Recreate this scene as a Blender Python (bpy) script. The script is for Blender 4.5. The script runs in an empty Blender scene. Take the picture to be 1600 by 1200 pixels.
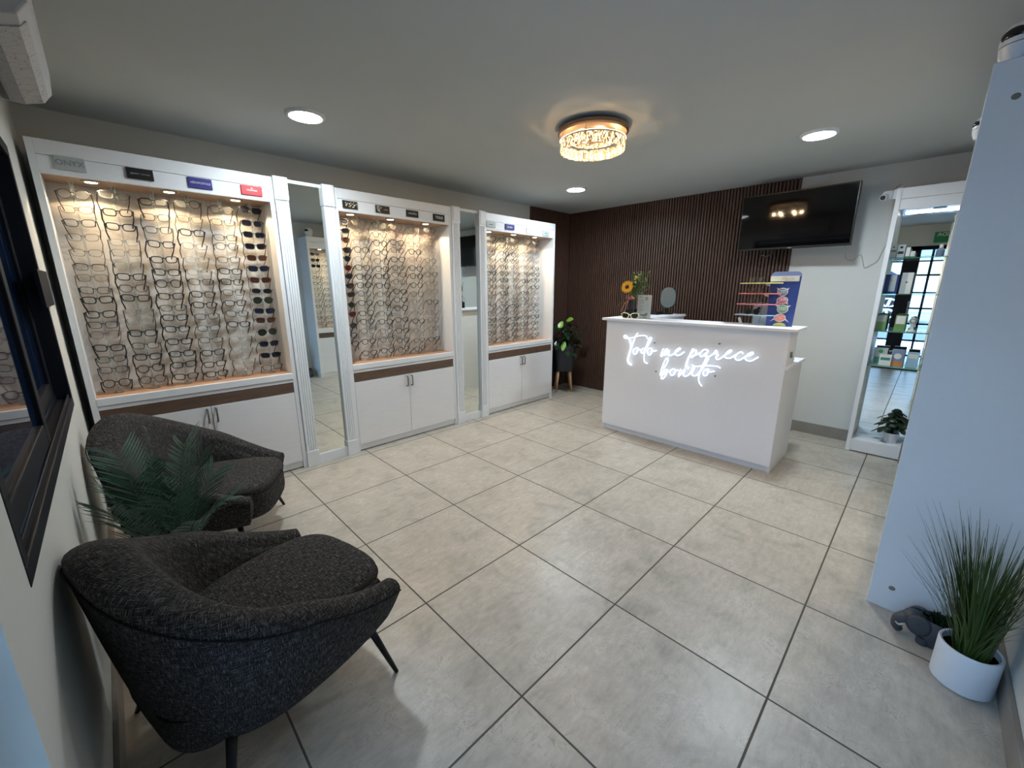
import bpy, bmesh, math, random
from mathutils import Vector, Matrix
random.seed(7)
PI = math.pi
R = math.radians
SC = bpy.context.scene
COL = SC.collection

# ------------------------------------------------------------------ camera, world, lights, exposure
cam_d = bpy.data.cameras.new('camera')
cam_d.sensor_fit = 'HORIZONTAL'; cam_d.sensor_width = 36.0
cam_d.lens = 633.59 / 1600 * 36.0
cam_d.clip_start = 0.02
cam = bpy.data.objects.new('camera', cam_d); COL.objects.link(cam)
yaw, pitch = 0.793252215, -0.234352951
fwd = Vector((math.cos(yaw) * math.cos(pitch), math.sin(yaw) * math.cos(pitch), math.sin(pitch)))
cam.location = (-0.8091, -0.7732, 1.3830)
cam.rotation_euler = fwd.to_track_quat('-Z', 'Y').to_euler()
SC.camera = cam

SC.view_settings.view_transform = 'Standard'
SC.view_settings.look = 'None'
SC.view_settings.gamma = 1.0
SC.view_settings.use_curve_mapping = False
SC.view_settings.exposure = 0.2
SC.cycles.use_denoising = True
SC.cycles.max_bounces = 8
SC.cycles.diffuse_bounces = 4
SC.cycles.transparent_max_bounces = 24
SC.cycles.sample_clamp_indirect = 6.0
SC.cycles.caustics_reflective = False
SC.cycles.caustics_refractive = False

world = bpy.data.worlds.new('world'); SC.world = world; world.use_nodes = True
bg = world.node_tree.nodes['Background']
bg.inputs[0].default_value = (0.40, 0.64, 1.0, 1)
bg.inputs[1].default_value = 9.0

CEIL = 2.345
def lamp(name, kind, loc, energy, color, **k):
    d = bpy.data.lights.new(name, kind); d.energy = energy; d.color = color
    for a, v in k.items(): setattr(d, a, v)
    o = bpy.data.objects.new(name, d); COL.objects.link(o); o.location = loc
    return o
# daylight portal in the shop doorway (adds no light, only guides sampling)
portal = lamp('door_portal', 'AREA', (-1.16, -0.52, 1.0), 1, (1, 1, 1), shape='RECTANGLE', size=2.05, size_y=1.28)
portal.data.cycles.is_portal = True
portal.rotation_euler = Vector((1, 0, 0)).to_track_quat('-Z', 'Y').to_euler()
DOWN = [(0.184, 1.924), (2.64, -0.087), (2.74, 1.919)]
for x, y in DOWN:
    o = lamp('downlight_lamp', 'AREA', (x, y, CEIL - 0.022), 16.0, (0.84, 0.94, 1.0), shape='DISK', size=0.17)
    o.data.spread = R(165)
CH = (1.508, 0.868)
for k in range(6):
    lamp('chandelier_lamp', 'POINT', (CH[0] + 0.15 * math.cos(k * PI / 3 + 0.3), CH[1] + 0.15 * math.sin(k * PI / 3 + 0.3), 2.194), 2.1, (1.0, 0.66, 0.36), shadow_soft_size=0.010)

# ------------------------------------------------------------------ materials
def new_mat(name):
    m = bpy.data.materials.new(name); m.use_nodes = True
    nt = m.node_tree; b = nt.nodes['Principled BSDF']
    return m, nt, b
def N(nt, kind, **k):
    n = nt.nodes.new(kind)
    for a, v in k.items():
        if a.startswith('i_'): n.inputs[a[2:].replace('_', ' ')].default_value = v
        else: setattr(n, a, v)
    return n
def col4(c): return (c[0], c[1], c[2], 1)
def mat(name, c, rough=0.5, metal=0.0, var=0.06, scale=12.0, bump=0.0, emit=None, es=0.0, spec=None, coat=0.0):
    m, nt, b = new_mat(name)
    b.inputs['Roughness'].default_value = rough; b.inputs['Metallic'].default_value = metal
    if spec is not None: b.inputs['Specular IOR Level'].default_value = spec
    if coat: b.inputs['Coat Weight'].default_value = coat
    tc = N(nt, 'ShaderNodeTexCoord'); no = N(nt, 'ShaderNodeTexNoise', i_Scale=scale, i_Detail=3.0)
    nt.links.new(tc.outputs['Object'], no.inputs['Vector'])
    mx = N(nt, 'ShaderNodeMix', data_type='RGBA')
    mx.inputs[6].default_value = col4([v * (1 - var) for v in c]); mx.inputs[7].default_value = col4([min(1, v * (1 + var)) for v in c])
    nt.links.new(no.outputs[0], mx.inputs[0]); nt.links.new(mx.outputs[2], b.inputs['Base Color'])
    if bump:
        bp = N(nt, 'ShaderNodeBump', i_Strength=bump, i_Distance=0.002)
        nt.links.new(no.outputs[0], bp.inputs['Height']); nt.links.new(bp.outputs[0], b.inputs['Normal'])
    if emit:
        b.inputs['Emission Color'].default_value = col4(emit); b.inputs['Emission Strength'].default_value = es
    return m
def clear_mat(name, tint=(1, 1, 1), opac=0.12, rough=0.03, body=(0.9, 0.95, 0.95)):
    """thin clear pane or lens: mostly transparent with a gloss"""
    m = bpy.data.materials.new(name); m.use_nodes = True; nt = m.node_tree
    for n in list(nt.nodes):
        if n.type != 'OUTPUT_MATERIAL': nt.nodes.remove(n)
    out = [n for n in nt.nodes if n.type == 'OUTPUT_MATERIAL'][0]
    tr = N(nt, 'ShaderNodeBsdfTransparent'); tr.inputs[0].default_value = col4(tint)
    gl = N(nt, 'ShaderNodeBsdfPrincipled'); gl.inputs['Base Color'].default_value = col4(body); gl.inputs['Roughness'].default_value = rough
    fr = N(nt, 'ShaderNodeFresnel', i_IOR=1.45)
    ad = N(nt, 'ShaderNodeMath', operation='ADD', use_clamp=True); ad.inputs[1].default_value = opac
    nt.links.new(fr.outputs[0], ad.inputs[0])
    mx = N(nt, 'ShaderNodeMixShader')
    nt.links.new(ad.outputs[0], mx.inputs[0]); nt.links.new(tr.outputs[0], mx.inputs[1]); nt.links.new(gl.outputs[0], mx.inputs[2])
    nt.links.new(mx.outputs[0], out.inputs[0])
    return m

def floor_mat():
    m, nt, b = new_mat('floor_tiles')
    L = nt.links.new
    tc = N(nt, 'ShaderNodeTexCoord')
    sep = N(nt, 'ShaderNodeSeparateXYZ'); L(tc.outputs['Object'], sep.inputs[0])
    def axis(o):
        d = N(nt, 'ShaderNodeMath', operation='DIVIDE'); L(o, d.inputs[0]); d.inputs[1].default_value = 0.6
        a = N(nt, 'ShaderNodeMath', operation='ADD'); L(d.outputs[0], a.inputs[0]); a.inputs[1].default_value = 0.5
        fr = N(nt, 'ShaderNodeMath', operation='FRACT'); L(a.outputs[0], fr.inputs[0])
        s = N(nt, 'ShaderNodeMath', operation='SUBTRACT'); L(fr.outputs[0], s.inputs[0]); s.inputs[1].default_value = 0.5
        ab = N(nt, 'ShaderNodeMath', operation='ABSOLUTE'); L(s.outputs[0], ab.inputs[0])
        fl = N(nt, 'ShaderNodeMath', operation='FLOOR'); L(d.outputs[0], fl.inputs[0])
        return ab.outputs[0], fl.outputs[0]
    ax, fx = axis(sep.outputs[0]); ay, fy = axis(sep.outputs[1])
    mn = N(nt, 'ShaderNodeMath', operation='MINIMUM'); L(ax, mn.inputs[0]); L(ay, mn.inputs[1])
    gr = N(nt, 'ShaderNodeMapRange'); L(mn.outputs[0], gr.inputs[0])
    gr.inputs[1].default_value = 0.0045; gr.inputs[2].default_value = 0.0068
    cmb = N(nt, 'ShaderNodeCombineXYZ'); L(fx, cmb.inputs[0]); L(fy, cmb.inputs[1])
    wn = N(nt, 'ShaderNodeTexWhiteNoise', noise_dimensions='3D'); L(cmb.outputs[0], wn.inputs['Vector'])
    sc = N(nt, 'ShaderNodeVectorMath', operation='SCALE'); L(wn.outputs['Color'], sc.inputs[0]); sc.inputs['Scale'].default_value = 20
    ad = N(nt, 'ShaderNodeVectorMath', operation='ADD'); L(tc.outputs['Object'], ad.inputs[0]); L(sc.outputs[0], ad.inputs[1])
    n1 = N(nt, 'ShaderNodeTexNoise', i_Scale=6.0, i_Detail=10.0, i_Roughness=0.66, i_Distortion=0.5); L(ad.outputs[0], n1.inputs['Vector'])
    mp = N(nt, 'ShaderNodeMapping'); mp.inputs['Scale'].default_value = (1.0, 3.2, 1.0); L(ad.outputs[0], mp.inputs[0])
    n2 = N(nt, 'ShaderNodeTexNoise', i_Scale=14.0, i_Detail=6.0, i_Roughness=0.7); L(mp.outputs[0], n2.inputs['Vector'])
    n3 = N(nt, 'ShaderNodeTexNoise', i_Scale=9.0, i_Detail=10.0, i_Roughness=0.72, i_Distortion=1.8); L(ad.outputs[0], n3.inputs['Vector'])
    # thin dark veins where noise crosses 0.5
    v1 = N(nt, 'ShaderNodeMath', operation='SUBTRACT'); L(n3.outputs[0], v1.inputs[0]); v1.inputs[1].default_value = 0.5
    v2 = N(nt, 'ShaderNodeMath', operation='ABSOLUTE'); L(v1.outputs[0], v2.inputs[0])
    v3 = N(nt, 'ShaderNodeMapRange'); L(v2.outputs[0], v3.inputs[0]); v3.inputs[1].default_value = 0; v3.inputs[2].default_value = 0.014; v3.inputs[3].default_value = 1; v3.inputs[4].default_value = 0
    v4 = N(nt, 'ShaderNodeMapRange'); L(n1.outputs[0], v4.inputs[0]); v4.inputs[1].default_value = 0.47; v4.inputs[2].default_value = 0.62
    v5 = N(nt, 'ShaderNodeMath', operation='MULTIPLY'); L(v3.outputs[0], v5.inputs[0]); L(v4.outputs[0], v5.inputs[1])
    v6 = N(nt, 'ShaderNodeMath', operation='MULTIPLY'); L(v5.outputs[0], v6.inputs[0]); v6.inputs[1].default_value = 0.75
    cr = N(nt, 'ShaderNodeValToRGB'); L(n1.outputs[0], cr.inputs[0])
    e = cr.color_ramp.elements
    e[0].position = 0.28; e[0].color = (0.31, 0.295, 0.255, 1)
    e[1].position = 0.72; e[1].color = (0.53, 0.50, 0.44, 1)
    x = e.new(0.5); x.color = (0.44, 0.41, 0.355, 1)
    m2 = N(nt, 'ShaderNodeMix', data_type='RGBA', blend_type='SOFT_LIGHT'); m2.inputs[0].default_value = 0.6
    L(cr.outputs[0], m2.inputs[6]); L(n2.outputs[0], m2.inputs[7])
    m3 = N(nt, 'ShaderNodeMix', data_type='RGBA'); L(v6.outputs[0], m3.inputs[0]); L(m2.outputs[2], m3.inputs[6]); m3.inputs[7].default_value = (0.13, 0.12, 0.105, 1)
    m4 = N(nt, 'ShaderNodeMix', data_type='RGBA'); L(gr.outputs[0], m4.inputs[0]); m4.inputs[6].default_value = (0.085, 0.075, 0.062, 1); L(m3.outputs[2], m4.inputs[7])
    L(m4.outputs[2], b.inputs['Base Color'])
    rr = N(nt, 'ShaderNodeMapRange'); L(gr.outputs[0], rr.inputs[0]); rr.inputs[3].default_value = 0.8; rr.inputs[4].default_value = 0.27
    rn = N(nt, 'ShaderNodeMath', operation='MULTIPLY_ADD'); L(n2.outputs[0], rn.inputs[0]); rn.inputs[1].default_value = 0.16; L(rr.outputs[0], rn.inputs[2])
    L(rn.outputs[0], b.inputs['Roughness'])
    bp = N(nt, 'ShaderNodeBump', i_Strength=0.5, i_Distance=0.002); L(gr.outputs[0], bp.inputs['Height']); L(bp.outputs[0], b.inputs['Normal'])
    return m

def fabric_mat():
    m, nt, b = new_mat('charcoal_weave'); L = nt.links.new
    uv = N(nt, 'ShaderNodeUVMap')
    def slub(sx, sy, lo, hi):
        mp = N(nt, 'ShaderNodeMapping'); mp.inputs['Scale'].default_value = (sx, sy, 1); L(uv.outputs[0], mp.inputs[0])
        n = N(nt, 'ShaderNodeTexNoise', i_Scale=1.0, i_Detail=2.0, i_Roughness=0.6); L(mp.outputs[0], n.inputs['Vector'])
        r = N(nt, 'ShaderNodeMapRange'); L(n.outputs[0], r.inputs[0]); r.inputs[1].default_value = lo; r.inputs[2].default_value = hi
        return r.outputs[0]
    a = slub(620, 42, 0.53, 0.76); c = slub(42, 620, 0.54, 0.78)
    mxx = N(nt, 'ShaderNodeMath', operation='MAXIMUM'); L(a, mxx.inputs[0]); L(c, mxx.inputs[1])
    mp = N(nt, 'ShaderNodeMapping'); mp.inputs['Scale'].default_value = (330, 330, 1); L(uv.outputs[0], mp.inputs[0])
    w = N(nt, 'ShaderNodeTexNoise', i_Scale=1.0, i_Detail=1.0); L(mp.outputs[0], w.inputs['Vector'])
    base = N(nt, 'ShaderNodeMix', data_type='RGBA'); L(w.outputs[0], base.inputs[0])
    base.inputs[6].default_value = (0.002, 0.002, 0.003, 1); base.inputs[7].default_value = (0.018, 0.018, 0.020, 1)
    mx = N(nt, 'ShaderNodeMix', data_type='RGBA'); L(mxx.outputs[0], mx.inputs[0]); L(base.outputs[2], mx.inputs[6]); mx.inputs[7].default_value = (0.23, 0.22, 0.21, 1)
    L(mx.outputs[2], b.inputs['Base Color'])
    b.inputs['Roughness'].default_value = 0.9; b.inputs['Specular IOR Level'].default_value = 0.15
    b.inputs['Sheen Weight'].default_value = 0.0
    bp = N(nt, 'ShaderNodeBump', i_Strength=0.5, i_Distance=0.0015); L(w.outputs[0], bp.inputs['Height']); L(bp.outputs[0], b.inputs['Normal'])
    return m

def marble_mat():
    m, nt, b = new_mat('veined_back_panel'); L = nt.links.new
    tc = N(nt, 'ShaderNodeTexCoord')
    n = N(nt, 'ShaderNodeTexNoise', i_Scale=3.2, i_Detail=7.0, i_Roughness=0.6, i_Distortion=1.6); L(tc.outputs['Object'], n.inputs['Vector'])
    s = N(nt, 'ShaderNodeMath', operation='SUBTRACT'); L(n.outputs[0], s.inputs[0]); s.inputs[1].default_value = 0.5
    a = N(nt, 'ShaderNodeMath', operation='ABSOLUTE'); L(s.outputs[0], a.inputs[0])
    r = N(nt, 'ShaderNodeValToRGB'); L(a.outputs[0], r.inputs[0])
    e = r.color_ramp.elements; e[0].position = 0; e[0].color = (0.50, 0.475, 0.44, 1); e[1].position = 0.05; e[1].color = (0.66, 0.63, 0.58, 1)
    L(r.outputs[0], b.inputs['Base Color']); b.inputs['Roughness'].default_value = 0.35
    return m

def wood_mat(name, a, c, scale=(1, 14, 14), rough=0.45):
    m, nt, b = new_mat(name); L = nt.links.new
    tc = N(nt, 'ShaderNodeTexCoord'); mp = N(nt, 'ShaderNodeMapping'); mp.inputs['Scale'].default_value = scale; L(tc.outputs['Object'], mp.inputs[0])
    n = N(nt, 'ShaderNodeTexNoise', i_Scale=3.0, i_Detail=6.0, i_Roughness=0.65, i_Distortion=0.5); L(mp.outputs[0], n.inputs['Vector'])
    mx = N(nt, 'ShaderNodeMix', data_type='RGBA'); L(n.outputs[0], mx.inputs[0]); mx.inputs[6].default_value = col4(a); mx.inputs[7].default_value = col4(c)
    L(mx.outputs[2], b.inputs['Base Color']); b.inputs['Roughness'].default_value = rough
    return m

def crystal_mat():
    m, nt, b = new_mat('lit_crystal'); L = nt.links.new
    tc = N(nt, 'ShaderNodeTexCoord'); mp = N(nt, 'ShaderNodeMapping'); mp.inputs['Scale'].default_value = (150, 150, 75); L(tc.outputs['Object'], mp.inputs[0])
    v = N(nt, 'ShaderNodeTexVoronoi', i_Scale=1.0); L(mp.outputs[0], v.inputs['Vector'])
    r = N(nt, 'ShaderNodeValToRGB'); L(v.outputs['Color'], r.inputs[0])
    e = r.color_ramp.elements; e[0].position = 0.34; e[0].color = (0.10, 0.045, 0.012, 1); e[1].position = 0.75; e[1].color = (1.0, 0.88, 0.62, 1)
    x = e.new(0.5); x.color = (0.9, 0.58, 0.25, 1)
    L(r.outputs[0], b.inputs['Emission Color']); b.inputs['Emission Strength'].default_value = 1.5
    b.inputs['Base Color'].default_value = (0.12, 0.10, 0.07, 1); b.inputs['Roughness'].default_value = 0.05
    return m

M = {}
M['floor'] = floor_mat()
M['wall'] = mat('wall_paint', (0.60, 0.62, 0.60), 0.75, var=0.03, scale=5, bump=0.15)
M['ceil'] = mat('ceiling_paint', (0.50, 0.53, 0.52), 0.8, var=0.03, scale=3, bump=0.1)
M['grout'] = mat('baseboard_tile', (0.24, 0.22, 0.195), 0.4, var=0.2, scale=9)
M['white'] = mat('white_laminate', (0.76, 0.79, 0.82), 0.38, var=0.02, scale=40)
M['deskw'] = mat('desk_white_board', (0.83, 0.85, 0.91), 0.42, var=0.02, scale=40)
M['whitetex'] = wood_mat('white_textured_board', (0.70, 0.71, 0.73), (0.82, 0.83, 0.85), (2, 2, 30), 0.5)
M['band'] = wood_mat('brown_band', (0.055, 0.034, 0.024), (0.17, 0.105, 0.07), (3, 10, 10), 0.5)
M['peach'] = wood_mat('light_wood_shelf', (0.42, 0.22, 0.12), (0.60, 0.36, 0.22), (1, 12, 8), 0.35)
M['soffit'] = wood_mat('soffit_wood', (0.34, 0.22, 0.14), (0.46, 0.31, 0.21), (1, 10, 8), 0.5)
M['marble'] = marble_mat()
M['mirror'] = mat('mirror_silver', (0.80, 0.86, 0.83), 0.01, 1.0, var=0.0)
M['slat'] = wood_mat('walnut_slats', (0.040, 0.020, 0.014), (0.128, 0.068, 0.049), (20, 20, 1.5), 0.5)
M['slatback'] = mat('slat_backing_felt', (0.010, 0.007, 0.006), 0.9)
M['black'] = mat('black_plastic', (0.008, 0.008, 0.009), 0.3)
M['blackmetal'] = mat('black_metal', (0.01, 0.01, 0.012), 0.35, 0.6)
M['tv'] = mat('screen_glass', (0.002, 0.002, 0.0025), 0.05, spec=0.38)
M['frameblk'] = mat('window_frame_black', (0.005, 0.007, 0.013), 0.5, spec=0.2)
M['tint'] = mat('tinted_window_glass', (0.004, 0.014, 0.045), 0.03, spec=0.9)
M['fabric'] = fabric_mat()
M['chrome'] = mat('chrome', (0.75, 0.74, 0.72), 0.12, 1.0)
M['nickel'] = mat('aged_nickel', (0.28, 0.26, 0.23), 0.35, 1.0)
M['bronze'] = mat('dark_mirror_metal', (0.26, 0.18, 0.12), 0.38, 1.0)
M['led'] = mat('led_diffuser', (1, 1, 1), 0.5, emit=(0.93, 0.98, 1.0), es=6.0)
M['puck'] = mat('puck_lens', (1, 1, 1), 0.5, emit=(1.0, 0.80, 0.52), es=7.0)
M['neon'] = mat('neon_tube', (1, 1, 1), 0.4, emit=(0.96, 0.99, 1.0), es=1.6)
M['crystal'] = crystal_mat()
M['ceilglow'] = mat('ceiling_glow_emitter', (1, 1, 1), 0.5, emit=(1.0, 0.60, 0.30), es=13.0)  # emission for the added ring that warms the ceiling
M['acrylic'] = clear_mat('clear_acrylic', (0.95, 0.96, 0.96), 0.05)
M['metalsoffit'] = mat('brushed_metal_soffit', (0.25, 0.26, 0.28), 0.25, 0.8)
M['lens'] = clear_mat('clear_lens', (0.97, 0.98, 0.98), 0.0, 0.08)
M['glass'] = clear_mat('shelf_glass', (0.80, 0.93, 0.88), 0.10, 0.02, (0.4, 0.7, 0.6))
M['doorglass'] = clear_mat('door_glass', (0.93, 0.97, 1.0), 0.01, 0.01)
M['ac'] = mat('ac_plastic', (0.50, 0.52, 0.54), 0.45)
M['pot'] = mat('white_ceramic', (0.68, 0.72, 0.76), 0.35)
M['stone'] = mat('grey_ceramic', (0.045, 0.052, 0.062), 0.45, var=0.15)
M['ivory'] = mat('ivory', (0.55, 0.48, 0.42), 0.4)
M['soil'] = mat('soil', (0.03, 0.02, 0.012), 0.95, var=0.5, scale=60, bump=0.6)
M['navy'] = mat('dark_planter', (0.018, 0.022, 0.030), 0.55)
M['legwood'] = wood_mat('beech_leg', (0.42, 0.24, 0.12), (0.60, 0.38, 0.20), (14, 14, 2), 0.4)
def leafmat(name, a, c, rough=0.45, scale=30): 
    return wood_mat(name, a, c, (scale, scale, scale), rough)
M['grass'] = leafmat('grass_blade', (0.018, 0.045, 0.008), (0.06, 0.11, 0.02))
M['palm'] = leafmat('palm_leaf', (0.028, 0.085, 0.065), (0.085, 0.19, 0.14))
M['leafd'] = leafmat('dark_leaf', (0.006, 0.020, 0.010), (0.018, 0.055, 0.022), 0.3)
M['leafl'] = leafmat('bright_leaf', (0.12, 0.30, 0.03), (0.25, 0.46, 0.07), 0.35)
M['leafm'] = leafmat('bouquet_leaf', (0.06, 0.12, 0.03), (0.19, 0.28, 0.08), 0.5)
M['pilea'] = leafmat('pilea_leaf', (0.006, 0.018, 0.008), (0.015, 0.040, 0.014), 0.4)
M['petal'] = mat('sunflower_petal', (0.85, 0.42, 0.01), 0.5)
M['ycream'] = mat('cream_blossom', (0.80, 0.66, 0.22), 0.5)
M['seed'] = mat('seed_head', (0.05, 0.015, 0.005), 0.9)
M['ribbon'] = mat('pink_ribbon', (0.62, 0.24, 0.20), 0.4)
M['darkglass'] = mat('dark_glass_vase', (0.02, 0.024, 0.026), 0.08)
M['paper'] = mat('white_card', (0.74, 0.75, 0.72), 0.6)
M['grey'] = mat('grey_print', (0.22, 0.24, 0.27), 0.6)
M['gold'] = mat('pale_gold_print', (0.62, 0.50, 0.28), 0.5)
M['blue'] = mat('royal_blue_board', (0.028, 0.060, 0.26), 0.45)
M['bluelight'] = mat('periwinkle_board', (0.20, 0.26, 0.50), 0.5)
for n, c in dict(yellow=(0.75, 0.68, 0.22), coral=(0.72, 0.20, 0.16), pink=(0.65, 0.22, 0.27), sky=(0.35, 0.52, 0.66), green=(0.20, 0.38, 0.26), magenta=(0.55, 0.14, 0.24), lime=(0.50, 0.55, 0.14), slate=(0.20, 0.26, 0.38),
                 teal=(0.05, 0.26, 0.24), orange=(0.60, 0.22, 0.08), leafgreen=(0.17, 0.29, 0.10), cobalt=(0.012, 0.03, 0.18), signnavy=(0.02, 0.02, 0.20), signred=(0.62, 0.02, 0.03), signblack=(0.006, 0.006, 0.006),
                 signgrey=(0.42, 0.47, 0.48), exitgreen=(0.02, 0.25, 0.10), cream=(0.80, 0.76, 0.62), asphalt=(0.30, 0.31, 0.33), carwhite=(0.8, 0.8, 0.8), tan=(0.62, 0.50, 0.34)).items():
    M[n] = mat(n + '_finish', c, 0.45)

# ------------------------------------------------------------------ mesh builder and object helpers
class MB:
    def __init__(s): s.v = []; s.f = []; s.uv = {}
    def box(s, a, b):
        x0, y0, z0 = [min(p, q) for p, q in zip(a, b)]; x1, y1, z1 = [max(p, q) for p, q in zip(a, b)]
        n = len(s.v)
        s.v += [(x0, y0, z0), (x1, y0, z0), (x1, y1, z0), (x0, y1, z0), (x0, y0, z1), (x1, y0, z1), (x1, y1, z1), (x0, y1, z1)]
        s.f += [tuple(n + i for i in q) for q in ((0, 3, 2, 1), (4, 5, 6, 7), (0, 1, 5, 4), (1, 2, 6, 5), (2, 3, 7, 6), (3, 0, 4, 7))]
        return s
    def obox(s, c, size, rot):
        n = len(s.v); hx, hy, hz = [k / 2 for k in size]; c = Vector(c)
        for p in ((-hx, -hy, -hz), (hx, -hy, -hz), (hx, hy, -hz), (-hx, hy, -hz), (-hx, -hy, hz), (hx, -hy, hz), (hx, hy, hz), (-hx, hy, hz)):
            s.v.append(tuple(c + rot @ Vector(p)))
        s.f += [tuple(n + i for i in q) for q in ((0, 3, 2, 1), (4, 5, 6, 7), (0, 1, 5, 4), (1, 2, 6, 5), (2, 3, 7, 6), (3, 0, 4, 7))]
        return s
    def prism(s, poly, axis, a, b):
        """poly: 2D points; axis 0/1/2 is the extrusion axis; other two axes take the points in order"""
        n = len(s.v); k = len(poly)
        for t in (a, b):
            for p in poly:
                q = list(p); q.insert(axis, t); s.v.append(tuple(q))
        s.f.append(tuple(n + i for i in range(k))[::-1]); s.f.append(tuple(n + k + i for i in range(k)))
        for i in range(k):
            j = (i + 1) % k; s.f.append((n + i, n + j, n + k + j, n + k + i))
        return s
    def tube(s, pts, r, seg=8, closed=False, cap=True, flat=1.0):
        pts = [Vector(p) for p in pts]; n = len(pts); base = len(s.v)
        rs = r if isinstance(r, (list, tuple)) else [r] * n
        prev = None
        for i in range(n):
            if closed: t = pts[(i + 1) % n] - pts[i - 1]
            else: t = pts[min(i + 1, n - 1)] - pts[max(i - 1, 0)]
            if t.length < 1e-9: t = Vector((0, 0, 1))
            t.normalize()
            if prev is None:
                u = t.cross(Vector((0, 0, 1)))
                if u.length < 0.1: u = t.cross(Vector((0, 1, 0)))
            else: u = prev - t * prev.dot(t)
            u.normalize(); prev = u; w = t.cross(u)
            for k in range(seg):
                a = 2 * PI * k / seg
                s.v.append(tuple(pts[i] + (u * math.cos(a) + w * math.sin(a) * flat) * rs[i]))
        for i in range(n if closed else n - 1):
            j = (i + 1) % n
            for k in range(seg):
                l = (k + 1) % seg
                s.f.append((base + i * seg + k, base + i * seg + l, base + j * seg + l, base + j * seg + k))
        if cap and not closed:
            s.f.append(tuple(base + k for k in range(seg))[::-1]); s.f.append(tuple(base + (n - 1) * seg + k for k in range(seg)))
        return s
    def lathe(s, prof, c=(0, 0, 0), seg=32, sx=1, sy=1, cap=True):
        base = len(s.v); n = len(prof)
        for r, z in prof:
            for k in range(seg):
                a = 2 * PI * k / seg; s.v.append((c[0] + r * sx * math.cos(a), c[1] + r * sy * math.sin(a), c[2] + z))
        for i in range(n - 1):
            for k in range(seg):
                l = (k + 1) % seg
                s.f.append((base + i * seg + k, base + i * seg + l, base + (i + 1) * seg + l, base + (i + 1) * seg + k))
        if cap and prof[0][0] > 1e-6: s.f.append(tuple(base + k for k in range(seg))[::-1])
        if cap and prof[-1][0] > 1e-6: s.f.append(tuple(base + (n - 1) * seg + k for k in range(seg)))
        return s
    def grid(s, rows, closed=False, uvs=None):
        base = len(s.v); w = len(rows[0])
        for i, r in enumerate(rows):
            for j, p in enumerate(r):
                if uvs: s.uv[len(s.v)] = uvs[i][j]
                s.v.append(tuple(p))
        for i in range(len(rows) - 1):
            for j in range(w if closed else w - 1):
                l = (j + 1) % w
                s.f.append((base + i * w + j, base + i * w + l, base + (i + 1) * w + l, base + (i + 1) * w + j))
        return s
    def leaf(s, p, d, up, length, width, bend=0.25, n=5, fold=0.12):
        """a blade-like leaf surface from p along d"""
        d = Vector(d).normalized(); up = Vector(up); side = d.cross(up)
        if side.length < 1e-4: side = d.cross(Vector((1, 0, 0)))
        side.normalize(); up = side.cross(d).normalized(); p = Vector(p); base = len(s.v)
        for i in range(n + 1):
            t = i / n; w = width * 0.5 * math.sin(PI * min(1, t * 0.93 + 0.05)) ** 0.8
            c = p + d * (length * t) - up * (bend * length * t * t)
            s.v.append(tuple(c - side * w + up * fold * w)); s.v.append(tuple(c)); s.v.append(tuple(c + side * w + up * fold * w))
        for i in range(n):
            a = base + i * 3
            s.f.append((a, a + 1, a + 4, a + 3)); s.f.append((a + 1, a + 2, a + 5, a + 4))
        return s
    def mesh(s, name, mt, smooth=False, off=None):
        me = bpy.data.meshes.new(name)
        vs = s.v if off is None else [(x - off[0], y - off[1], z - off[2]) for x, y, z in s.v]
        me.from_pydata(vs, [], s.f); me.update()
        if s.uv:
            u = me.uv_layers.new(name='UVMap')
            for lp in me.loops: u.data[lp.index].uv = s.uv.get(lp.vertex_index, (0, 0))
        if mt: me.materials.append(mt)
        if smooth: me.polygons.foreach_set('use_smooth', [True] * len(me.polygons))
        me.update()
        return me
    def build(s, name, mt, parent=None, smooth=False, bevel=0.0, world=True, autos=True):
        off = None
        if parent is not None and world:
            off = Vector((0, 0, 0)); q = parent
            while q is not None: off = off + Vector(q.location); q = q.parent
        me = s.mesh(name, mt, smooth, off)
        o = bpy.data.objects.new(name, me); COL.objects.link(o)
        if parent is not None: o.parent = parent
        if bevel:
            b = o.modifiers.new('bevel', 'BEVEL'); b.width = bevel; b.segments = 2; b.limit_method = 'ANGLE'; b.angle_limit = R(40)
        if smooth and autos:
            try: me.set_sharp_from_angle(angle=R(40))
            except Exception: pass
        return o
def tag(o, label, cat, group=None, kind=None):
    o['label'] = label; o['category'] = cat
    if group: o['group'] = group
    if kind: o['kind'] = kind
    return o
def thing(name, label, cat, loc=(0, 0, 0), rot=(0, 0, 0), group=None):
    o = bpy.data.objects.new(name, None); COL.objects.link(o); o.location = loc; o.rotation_euler = rot
    o.empty_display_size = 0.1
    return tag(o, label, cat, group)
def struct(name, mb, mt, label=None, cat=None, **k):
    o = mb.build(name, mt, **k); o['kind'] = 'structure'
    if label: o['label'] = label; o['category'] = cat
    return o
def dup(root, loc, rot=None, label=None, group=None):
    r = root.copy(); COL.objects.link(r); r.location = loc
    if rot is not None: r.rotation_euler = rot
    if label: r['label'] = label
    if group: r['group'] = group
    for ch in list(root.children):
        c = ch.copy(); COL.objects.link(c); c.parent = r
        for g in ch.children:
            d = g.copy(); COL.objects.link(d); d.parent = c
    return r
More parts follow.
